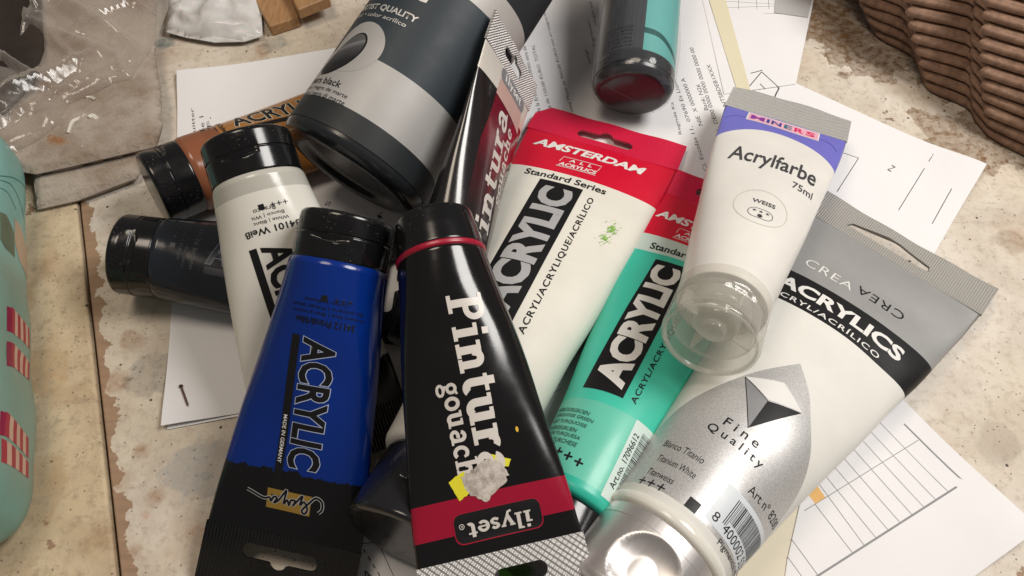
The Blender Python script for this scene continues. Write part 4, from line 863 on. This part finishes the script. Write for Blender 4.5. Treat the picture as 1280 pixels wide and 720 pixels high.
dp = bezp([(-22, 20.5), (-16, 21.4), (-9.6, 26), (-6.0, 33), (-6.2, 39), (-9.6, 42.6), (-14, 42), (-18, 38), (-22, 31), (-25, 24), (-22, 20.5)], 6)[:-1]
pan(sk, b, [[(x+(-0.0), y) for x, y in dp]], INK_K, 'drop_edge', 0.12)
pan(sk, b, [[(-14+(x+14)*0.90, 32+(y-32)*0.93) for x, y in dp]], drop.m, 'drop', 0.15)
PALE = plastic('pale_silver_ink', (0.56, 0.55, 0.53), 0.35, 0.02, metal=0.2)
txt(sk, b, 'ARTIST QUALITY', (-10.2, 56.2), (35.5, 3.5), PALE, 0, 0.025, 'lettering'); txt(sk, b, 'acrylic colour • color acrílico', (-19.0, 52.0), (47.5, 2.6), PALE, 0, 0.005, 'lettering')
txt(sk, b, 'acrylic', (-16.5, 68.2), (46, 13), PALE, 0, 0.035, 'lettering')
txt(sk, b, 'mars black', (-16.0, 17.8), (22.5, 3.2), INK_K, 0, 0.01, 'colour_name'); txt(sk, b, 'noir de mars / negro de marte', (-19.0, 13.9), (40, 2.4), INK_K, 0, 0, 'fine_print'); txt(sk, b, 'Marsschwarz / nero di marte', (-18.4, 11.2), (40, 2.2), INK_K, 0, 0, 'fine_print')
onto(sk, stroke([(66, 9.6), (66, 33)], 0.5), 'label_seam', INK_K, b, 0.1)
sk = SK['teal']; R = root('paint_bottle', sk, 'dark paint bottle with turquoise label panel and wine-red base lying on the letter', 'paint bottle')
b = body_mesh('body', sk, tube_mat('teal_bottle_label', [(-20, (0.018, 0.020, 0.026)), (6.5, (0.040, 0.046, 0.058))], 0.0, 0.34, 0.4), R)
TEALP = plastic('turquoise_print', (0.13, 0.43, 0.41), 0.33, 0.03); TEALD = plastic('deep_teal_print', (0.006, 0.09, 0.085), 0.33, 0.03)
pan(sk, b, [rect(1.8, 6.5, 34, 70)], TEALP, 'turquoise_panel', 0.07)
pan(sk, b, [bezp([(1.8, 16.6), (10, 16.0), (18, 12.6), (26, 9)], 6)+bezp([(26, 12.0), (18, 15.8), (10, 19.2), (1.8, 20.0)], 6)], TEALD, 'panel_band', 0.1)
for i in range(14): onto(sk, stroke([(-30+i*2.2, 7), (-30+i*2.2, 60)], 0.22), 'pinstripe', plastic('slate_ink', (0.075, 0.082, 0.098), 0.4, 0), b, 0.09)
for i in range(6): txt(sk, b, ['non-toxic  ASTM D-4236', 'permanent, lightfast', 'keep from frost', 'intermixable colour', 'made with care', 'shake before use'][i], (-12, 20-i*2.2), (17, 1.5), INK_K, 0, 0.01, 'fine_print', 0.12)
r = sk.r
wine = NT('wine_red_translucent'); wine.set(Base_Color=(0.030, 0.009, 0.013), Roughness=0.2, Coat_Weight=0.3)
base = lathe('base', dense([(-6.0, r*1.0), (-5.9, r*1.005), (-1, r*1.0), (2.0, r*0.965), (4.0, r*0.89), (5.0, r*0.80), (5.0, r*0.72)], 0.6), plastic('smoky_base_plastic', (0.026, 0.028, 0.034), 0.2, 0.1), R, 120, auto=70)
lathe('base_recess', dense([(4.9, r*0.73), (4.3, r*0.68), (3.0, r*0.62), (2.5, r*0.5), (2.2, r*0.2), (2.2, 0.2)], 0.6), wine.m, base, 96, auto=70)
onto_pts = [(-0.72, 0.30), (-0.3, 0.02), (0.25, -0.30), (0.62, -0.62)]
sm = bmesh.new(); stroke([(x*r, y*r) for x, y in onto_pts], 0.28, bm=sm)
co = [(v.co.x*MM, -5.1*MM, v.co.y*MM) for v in sm.verts]; sm.verts.index_update(); fs = [[v.index for v in f.verts] for f in sm.faces]; sm.free()
mesh('mould_seam', co, fs, plastic('seam_grey', (0.20, 0.20, 0.22), 0.3), base)
lathe('shoulder', dense([(-149, r*0.99), (-153, r*0.9), (-158, r*0.6), (-166, r*0.55), (-166.4, 0.3)], 1.0), GLK, R, 72, auto=60)
film_m = frosted('clear_film', (0.7, 0.7, 0.72), 0.06, 0.08, 0.03, 0.35, (0.97, 0.97, 0.97), (40, 0.3, 0.003))
def filmmod(t, d, rr): return rr+0.5*math.sin(t*3+d*0.11)+0.35*math.sin(t*5-d*0.07)
lathe('shrink_film', dense([(-140, r+1.0), (-2, r+1.0), (3.5, r*0.97), (5.6, r*0.86)], 3), film_m, R, 96, filmmod, ends=(False, False))
#NEXT3
# ================================================================== THINGS AROUND THE PILE
def pdist(pts, loop):
    "distance of points to a closed polygon outline"
    d = np.full(len(pts), 1e9); L = [np.array(p) for p in loop]
    for a, b in zip(L, L[1:]+L[:1]):
        t = np.clip(((pts-a)@(b-a))/((b-a)@(b-a)+1e-12), 0, 1); d = np.minimum(d, np.linalg.norm(pts-(a+t[:, None]*(b-a)), axis=1))
    return d
def vnoise(x, y, f, seed):
    r = np.random.RandomState(seed); h = 0
    for q in range(6):
        a = r.uniform(0, 6.28); k = f*r.uniform(0.6, 1.7); h = h+np.sin(k*(x*math.cos(a)+y*math.sin(a))+r.uniform(0, 6.28))
    return h/6
def pad(px, z0, z1, seed, rad=4.0, rough=0.5, step=3.0, zpx=None):
    "thick soft layer with rounded rim; returns verts (mm), faces"
    loop = [tuple(P(x, y, (zpx if zpx is not None else z1)*MM)[:2]/MM) for x, y in px]
    bm = shape([loop]); cuts(bm, step, 0); cuts(bm, step, 1); bmesh.ops.triangulate(bm, faces=bm.faces[:])
    co = np.array([v.co[:2] for v in bm.verts]); bm.verts.index_update(); F = [[v.index for v in f.verts] for f in bm.faces]
    B = [(e.verts[0].index, e.verts[1].index) for e in bm.edges if len(e.link_faces) == 1]; bm.free()
    d = np.clip(pdist(co, loop)/rad, 0, 1); k = np.sqrt(1-(1-d)**2); m = (z0+z1)/2; h = (z1-z0)/2
    n = vnoise(co[:, 0], co[:, 1], 0.12, seed)*rough+vnoise(co[:, 0], co[:, 1], 0.5, seed+1)*rough*0.35
    top = np.column_stack([co, m+h*k+n*d]); bot = np.column_stack([co, m-h*k])
    N = len(co); V = np.vstack([top, bot]); G = []
    for f in F:
        a, b, c = co[f[0]], co[f[1]], co[f[2]]
        f = f if (b[0]-a[0])*(c[1]-a[1])-(b[1]-a[1])*(c[0]-a[0]) > 0 else f[::-1]
        G.append(tuple(f)); G.append(tuple(N+i for i in f[::-1]))
    for a, b in B: G.append((a, b, N+b, N+a))
    return V, G
# ---- folded felt cloth
ck = NT('grubby_felt'); c_ = ck.coord('Object'); n1 = ck.noise(c_, 30, 5, 0.65); n2 = ck.noise(c_, 700, 4, 0.8); n3 = ck.noise(c_, 120, 5, 0.7)
r1 = ck.ramp(n1, 0, [(0.32, (0.27, 0.19, 0.135)), (0.52, (0.46, 0.39, 0.325)), (0.75, (0.58, 0.52, 0.46))]); r3 = ck.ramp(n3, 0, [(0.56, 0), (0.72, 1)]); f_ = ck.math('MULTIPLY', (r3, 0), 0.5)
m_ = ck.mix((f_, 0), (r1, 0), (0.13, 0.09, 0.065))
rust = P(76, 174, 0.014); vm = ck.n('ShaderNodeVectorMath'); vm.operation = 'DISTANCE'; tc = ck.n('ShaderNodeTexCoord'); ck.l(tc, 'Object', vm, 0); vm.inputs[1].default_value = tuple(rust)
q_ = ck.math('MULTIPLY_ADD', (n3, 0), 0.030, -0.0105); q_ = ck.math('SUBTRACT', (q_, 0), (vm, 1)); q_ = ck.math('MULTIPLY', (q_, 0), 220, clamp=True); q_ = ck.math('MULTIPLY', (q_, 0), 0.8); m_ = ck.mix((q_, 0), (m_, 2), (0.34, 0.13, 0.025))
ck.l(m_, 2, ck.b, 'Base Color'); ck.set(Roughness=0.95, Specular_IOR_Level=0.1, Sheen_Weight=0.2); ck.bump(n2, 0, 0.9, 0.0012)
V1, F1 = pad([(-60, 150), (10, 205), (36, 214), (42, 256), (92, 245), (168, 216), (192, 176), (192, 100), (-60, 60)], 0.2, 7.5, 31, 5)
V2, F2 = pad([(-70, -60), (-70, 190), (-10, 200), (16, 207), (40, 211), (90, 200), (150, 186), (192, 176), (199, 150), (198, 106), (190, 60), (196, -60)], 6.6, 14.5, 33, 5, 0.7)
tag(mesh('folded_cloth', np.vstack([V1, V2])*MM, F1+[tuple(len(V1)+i for i in f) for f in F2], ck.m, None, True), 'grubby grey-beige felt cloth folded in two beneath the clear bag', 'cloth')
# ---- flakes lying on the cloth
FLK = plastic('dry_paint_flake', (0.72, 0.68, 0.60), 0.5, 0.1)
def flake(pts, z, w0, w1, label, th=0.6):
    W = [P(x, y, z*MM)[:2]/MM for x, y in pts]; bm = stroke(bezp([tuple(p) for p in W], 5), w0, w1)
    bm.normal_update()
    r_ = bmesh.ops.extrude_face_region(bm, geom=bm.faces[:]); vs_ = [g for g in r_['geom'] if isinstance(g, bmesh.types.BMVert)]
    for v in vs_: v.co.z += th
    for i, v in enumerate(bm.verts): v.co.z += z+0.5*math.sin(v.co.x*0.8)
    me = bpy.data.meshes.new('paint_flake'); bmesh.ops.recalc_face_normals(bm, faces=bm.faces[:]); bm.to_mesh(me); bm.free(); me.transform(Matrix.Scale(MM, 4)); me.materials.append(FLK)
    return tag(link(bpy.data.objects.new('paint_flake', me)), label, 'flake', 'paint flakes on the cloth')
flake([(86, 167), (91, 154), (99, 148), (107, 143)], 14.6, 1.2, 1.8, 'long curled white paint flake on the folded cloth')
flake([(112, 148), (117, 145), (122, 149)], 14.6, 2.0, 2.2, 'chunky white paint flake beside the long curled one')
flake([(108, 122), (113, 121), (119, 125)], 14.6, 0.9, 1.5, 'small pale paint flake at the rim of the clear bag')
flake([(103, 184), (106, 182)], 14.3, 1.0, 1.3, 'tiny white paint flake near the cloth fold')
# ---- crumpled bags
def crumple(px, z0, hmax, seed, cell, amp, rad, zpx, name, mat, label, cat, under=True, soft=0.12):
    loop = [tuple(P(x, y, zpx*MM)[:2]/MM) for x, y in px]; rng = np.random.RandomState(seed)
    bm = shape([loop]); cuts(bm, 2.2, 0); cuts(bm, 2.2, 1); bmesh.ops.triangulate(bm, faces=bm.faces[:])
    co = np.array([v.co[:2] for v in bm.verts]); bm.verts.index_update(); F = [[v.index for v in f.verts] for f in bm.faces]
    B = [(e.verts[0].index, e.verts[1].index) for e in bm.edges if len(e.link_faces) == 1]; bm.free()
    lo, hi = co.min(0), co.max(0)
    def folds(cell, seed):
        "piecewise-flat facets: lower envelope of random planes"
        r = np.random.RandomState(seed); n = int((hi-lo)[0]*(hi-lo)[1]/cell**2)+4
        S = lo+r.rand(n, 2)*(hi-lo); H = r.uniform(0, 1, n); G = r.normal(0, 1, (n, 2))*0.9/cell
        d = np.linalg.norm(co[:, None]-S[None], axis=2); o = np.argsort(d, 1)[:, :3]; ar = np.arange(len(co))
        out = 0; ws = 0
        for q in range(3):
            i = o[:, q]; w_ = 1/(d[ar, i]+soft*cell*0.25)**3; out = out+w_*(H[i]+((co-S[i])*G[i]).sum(1)); ws = ws+w_
        return out/ws
    dd = np.clip(pdist(co, loop)/rad, 0, 1); k = np.sqrt(1-(1-dd)**2)
    f1 = np.zeros(len(co)); r2 = np.random.RandomState(seed+9)
    for q in range(22):
        c0 = lo+r2.rand(2)*(hi-lo); an = r2.uniform(0, 3.14); u = np.array([math.cos(an), math.sin(an)]); ln = r2.uniform(0.6, 2.0)*cell; w_ = r2.uniform(2.0, 7.0)
        al = (co-c0)@u; ac = np.abs((co-c0)@np.array([-u[1], u[0]])+0.0006*al*al*r2.uniform(-20, 20)/5)
        f1 = np.maximum(f1, np.clip(1-ac/w_, 0, 1)*np.clip((ln-np.abs(al))/(ln*0.6), 0, 1)*r2.uniform(0.4, 1.0))
    f1 = f1+0.5*folds(cell, seed); f2 = folds(cell*0.42, seed+5)
    top = z0+hmax*k*(0.55+0.45*vnoise(co[:, 0], co[:, 1], 0.03, seed))+amp*(f1-0.5)*np.clip(dd*2, 0.15, 1)+amp*0.2*(f2-0.5)*np.clip(dd*2, 0.1, 1)
    top = np.maximum(top, z0+0.4)
    N = len(co); V = np.vstack([np.column_stack([co, top]), np.column_stack([co, np.full(N, z0)+0.15])]); G = []
    for f in F:
        a, b, c = co[f[0]], co[f[1]], co[f[2]]; f = f if (b[0]-a[0])*(c[1]-a[1])-(b[1]-a[1])*(c[0]-a[0]) > 0 else f[::-1]
        G.append(tuple(f))
        if under: G.append(tuple(N+i for i in f[::-1]))
    if under:
        for a, b in B: G.append((a, b, N+b, N+a))
    return tag(mesh(name, V*MM, G, mat, None, True), label, cat)
bag_m = frosted('clear_bag_film', (0.76, 0.71, 0.66), 0.20, 0.16, 0.045, 0.45, (0.97, 0.955, 0.94), (60, 0.10, 0.002), edge=2.6)
crumple([(-60, -60), (212, -60), (207, 4), (195, 36), (188, 52), (160, 94), (140, 97), (112, 110), (83, 124), (68, 152), (42, 170), (18, 182), (-2, 202), (-60, 210)], 14.2, 14, 47, 46, 9, 18, 18, 'clear_bag', bag_m, 'crumpled clear plastic bag lying on the folded cloth', 'plastic bag')
dk = plastic('dark_brown_leather', (0.030, 0.020, 0.014), 0.5, 0.2, bump=0.3)
V, F = pad([(-60, -60), (40, -60), (52, 0), (56, 60), (44, 104), (8, 140), (-60, 150)], 14.6, 20, 45, 5, 0.9, zpx=17)
tag(mesh('dark_packet', V*MM, F, dk, None, True), 'dark brown packet showing through the clear bag', 'packet')
wb = NT('white_bag_film'); n_ = wb.noise(wb.coord('Object'), 70, 5); r_ = wb.ramp(n_, 0, [(0.35, (0.50, 0.48, 0.46)), (0.65, (0.70, 0.69, 0.68))]); wb.l(r_, 0, wb.b, 'Base Color'); wb.set(Roughness=0.3, Subsurface_Weight=0.2, Subsurface_Scale=0.003); wb.bump(wb.noise(wb.coord('Object'), 90, 3), 0, 0.12, 0.001)
crumple([(198, -70), (203, 10), (200, 24), (226, 31), (262, 37), (300, 36), (323, 29), (322, 4), (318, -70)], 3, 18, 51, 30, 6, 16, 12, 'white_bag', wb.m, 'crumpled white plastic bag beside the two wooden blocks', 'plastic bag')
# ---- wooden blocks
wd = NT('beech_wood'); c_ = wd.coord('Object', (700, 90, 400)); n_ = wd.noise(c_, 1.0, 4, 0.6); r_ = wd.ramp(n_, 0, [(0.3, (0.30, 0.155, 0.065)), (0.7, (0.42, 0.24, 0.11))]); wd.l(r_, 0, wd.b, 'Base Color'); wd.set(Roughness=0.5); wd.bump(n_, 0, 0.15, 0.0004)
def block(px, z0, z1, label):
    lp = [tuple(P(x, y, z1*MM)[:2]) for x, y in px]
    a = sum((lp[i][0]*lp[(i+1) % len(lp)][1]-lp[(i+1) % len(lp)][0]*lp[i][1]) for i in range(len(lp)))
    return tag(slab('wooden_block', lp if a > 0 else lp[::-1], z0*MM, z1*MM, wd.m, None, 0.0009), label, 'wooden block', 'wooden blocks beside the white bag')
block([(337, 33), (373, 21), (352, -34), (300, -34)], 0.1, 7, 'light wooden block with its end nearer the typed sheet')
block([(372, 12), (412, -4), (392, -60), (345, -45)], 7.15, 14, 'light wooden block resting on the edge of the other block')
# ---- patterned case on the left
sk = SK['case']; R = root('pencil_case', sk, 'mint green rounded case with red striped bands', 'pencil case')
MINT = (0.20, 0.31, 0.25)
b = body_mesh('body', sk, tube_mat('mint_case_print', [(-20, (0.17, 0.33, 0.28)), (22, MINT), (118, (0.23, 0.39, 0.33)), (128, (0.22, 0.45, 0.41))], 0.0, 0.4, 0.15, soft=10), R)
STR = plastic('red_stripe_print', (0.36, 0.035, 0.05), 0.45, 0.05); STW = plastic('cream_stripe_print', (0.56, 0.36, 0.26), 0.45, 0.05); MAG = plastic('magenta_print', (0.26, 0.01, 0.05), 0.45, 0.05)
case_b = b
BANDS = [[(43.5, 92.9), (57.1, 90.1), (58.5, 81.4), (45.0, 81.9)], [(45.5, 77.6), (59.0, 74.7), (56.1, 65.1), (43.1, 64.7)], [(39.2, 43.6), (53.2, 38.3), (53.2, 30.2), (38.1, 33.5)], [(36.6, 32.1), (53.1, 28.7), (52.1, 22.5), (35.7, 23.0)]]
MAGS = [[(40.6, 91.5), (44.0, 92.5), (45.5, 81.9), (42.1, 81.0)], [(42.1, 76.2), (46.0, 77.6), (43.5, 64.7), (39.7, 63.2)], [(36.8, 43.1), (39.7, 43.1), (39.1, 33.5), (36.1, 33.1)]]
LEAF = [[(37.7, 139.4), (41.6, 140.8), (47.4, 135.6), (48.9, 122.6), (41.6, 122.6), (38.7, 125.0)]]
SKINP = [[(48.4, 144.7), (53.7, 143.2), (61.4, 133.2), (61.9, 119.3), (52.3, 123.6), (47.9, 131.7)]]
WAVES = [[(38.7, 159.0), (46.0, 161.9), (52.3, 158.6), (58.1, 151.4)], [(38.7, 154.3), (44.0, 155.2), (49.8, 150.9)], [(38.7, 161.4), (49.3, 168.6), (60.5, 171.0), (61.0, 161.4)]]

for q in MAGS: pan(sk, b, [q], MAG, 'magenta_patch', 0.12)
for q in BANDS:
    q = [np.array(c) for c in q]; n = 7
    for i in range(n):
        t0, t1 = i/n, (i+1)/n
        e = [tuple(q[0]+(q[1]-q[0])*t0), tuple(q[0]+(q[1]-q[0])*t1), tuple(q[3]+(q[2]-q[3])*t1), tuple(q[3]+(q[2]-q[3])*t0)]
        pan(sk, b, [e], STR if i % 2 == 0 else STW, 'stripe', 0.12)
for q in LEAF:
    pan(sk, b, [q], plastic('sage_print', (0.16, 0.21, 0.13), 0.45, 0.2), 'leafy_patch', 0.1)
    rg = random.Random(9); bm_ = bmesh.new()
    for i in range(60):
        x, y = rg.uniform(30, 36), rg.uniform(118, 137); stroke(arcp(x, y, rg.uniform(0.6, 1.6), rg.uniform(0.6, 1.6), rg.uniform(0, 360), rg.uniform(200, 500), 6), 0.22, lift=0.002*i, bm=bm_)
    onto(sk, bm_, 'leafy_scribble', plastic('dark_sage_print', (0.06, 0.11, 0.06), 0.45), b, 0.14)
for q in SKINP: pan(sk, b, [q], plastic('peach_print', (0.50, 0.36, 0.25), 0.45, 0.05), 'peach_patch', 0.11)
for q in WAVES: onto(sk, stroke(bezp(q, 6), 0.5), 'wave_line', plastic('deep_mint_print', (0.04, 0.19, 0.16), 0.45), b, 0.12)
# ---- stack of zigzag cut card sheets
kc = NT('brown_card'); n_ = kc.noise(kc.coord('Object', (300, 300, 40)), 1.0, 4); r_ = kc.ramp(n_, 0, [(0.3, (0.19, 0.105, 0.066)), (0.7, (0.33, 0.195, 0.128))]); kc.l(r_, 0, kc.b, 'Base Color'); kc.set(Roughness=0.75); n2_ = kc.noise(kc.coord('Object', (900, 900, 250)), 1.0, 5, 0.7); kc.bump(n2_, 0, 0.7, 0.0008)
base0 = [(1058, -70), (1076, -12), (1083, 14), (1097, 42), (1136, 64), (1146, 80), (1155, 100), (1166, 112), (1210, 131), (1220, 146), (1232, 163), (1246, 174), (1300, 203), (1312, 222), (1330, 240)]
NSH = 13
def rim(name, L, z0, mat):
    "tray seen from the side: rounded zigzag rim, flat behind it"
    n = len(L); t = L[-1]-L[0]; t = t/np.linalg.norm(t); bk = np.array([-t[1], t[0]])
    rings = [(0.0, 150), (0.0, 3.2), (0.4, 2.8), (0.6, 1.3), (1.1, 0.4), (2.3, 0.0), (3.5, 0.4), (4.1, 1.3), (4.35, 2.8), (4.75, 3.2), (4.75, 150)]; V = []; F = []
    for dz, ins in rings:
        for i in range(n): V.append((*(L[i]+bk*ins), z0+dz))
    m = len(rings)
    for r_ in range(m-1):
        for i in range(n-1): F.append((r_*n+i, r_*n+i+1, (r_+1)*n+i+1, (r_+1)*n+i))
    F.append(tuple(r_*n for r_ in range(m))); F.append(tuple(r_*n+n-1 for r_ in range(m-1, -1, -1))); F.append(tuple(range(n-1, -1, -1))+tuple((m-1)*n+i for i in range(n)))
    return mesh(name, np.array(V)*MM, F, mat, None, True, 50)
ORD = ['bottom', 'second', 'third', 'fourth', 'fifth', 'sixth', 'seventh', 'eighth', 'ninth', 'tenth', 'eleventh', 'twelfth', 'top']
rs = random.Random(5)
for k in range(NSH):
    z0 = 0.15+k*4.9; f = []
    for i, (x, y) in enumerate(base0):
        t = i/(len(base0)-1); ex = (-6.0+6.2*t)*k+0.22*k*k*(t+0.25)+rs.uniform(-1.2, 1.2); ex += {3: -3.2, 7: -3.2, 11: -3.2, 4: 1.3, 8: 1.3, 12: 1.3}.get(i, 0)*min(k, 7); ey = -(14.2+2.2*t)*k-0.12*k*k+rs.uniform(-0.8, 0.8)
        f.append((x+ex, y+ey))
    W = [P(x, y, (z0+3)*MM)[:2]/MM for x, y in f]
    W = [np.array(q) for q in bezp([tuple(q) for q in W], 3)]
    o = rim('pulp_tray', W, z0, kc.m)
    tag(o, 'brown pulp card tray with zigzag rim, %s of its stack%s' % (ORD[k], '' if k in (0, NSH-1) else ' from the worktop up'), 'card tray', 'stacked brown pulp trays')
# ---- rusty nail on the paper
a, e = P(227.5, 484, 0.0012), P(237, 510, 0.0012); a[2] = (p2.h(a[None]/MM)[0]+0.75)*MM; e[2] = (p2.h(e[None]/MM)[0]+0.5)*MM; y = (e-a); Ln = np.linalg.norm(y)/MM; y /= np.linalg.norm(y); z = np.array([0, 0, 1.0]); z = z-y*z.dot(y); z /= np.linalg.norm(z); x = np.cross(y, z)
Mn = np.eye(4); Mn[:3, 0] = x; Mn[:3, 1] = y; Mn[:3, 2] = z; Mn[:3, 3] = a
RUST = plastic('rusty_steel', (0.20, 0.095, 0.07), 0.5, 0.3, metal=0.5)
nl = tag(empty('nail', Mn), 'short rusty nail lying on the blank white sheet', 'nail')
lathe('shank', [(-Ln, 0.1), (-Ln+1.0, 0.42), (-0.4, 0.42), (-0.3, 0.42)], RUST, nl, 12, auto=40); lathe('head', [(-0.4, 0.45), (-0.4, 0.85), (0.1, 0.85), (0.1, 0.1)], RUST, nl, 16, auto=40)
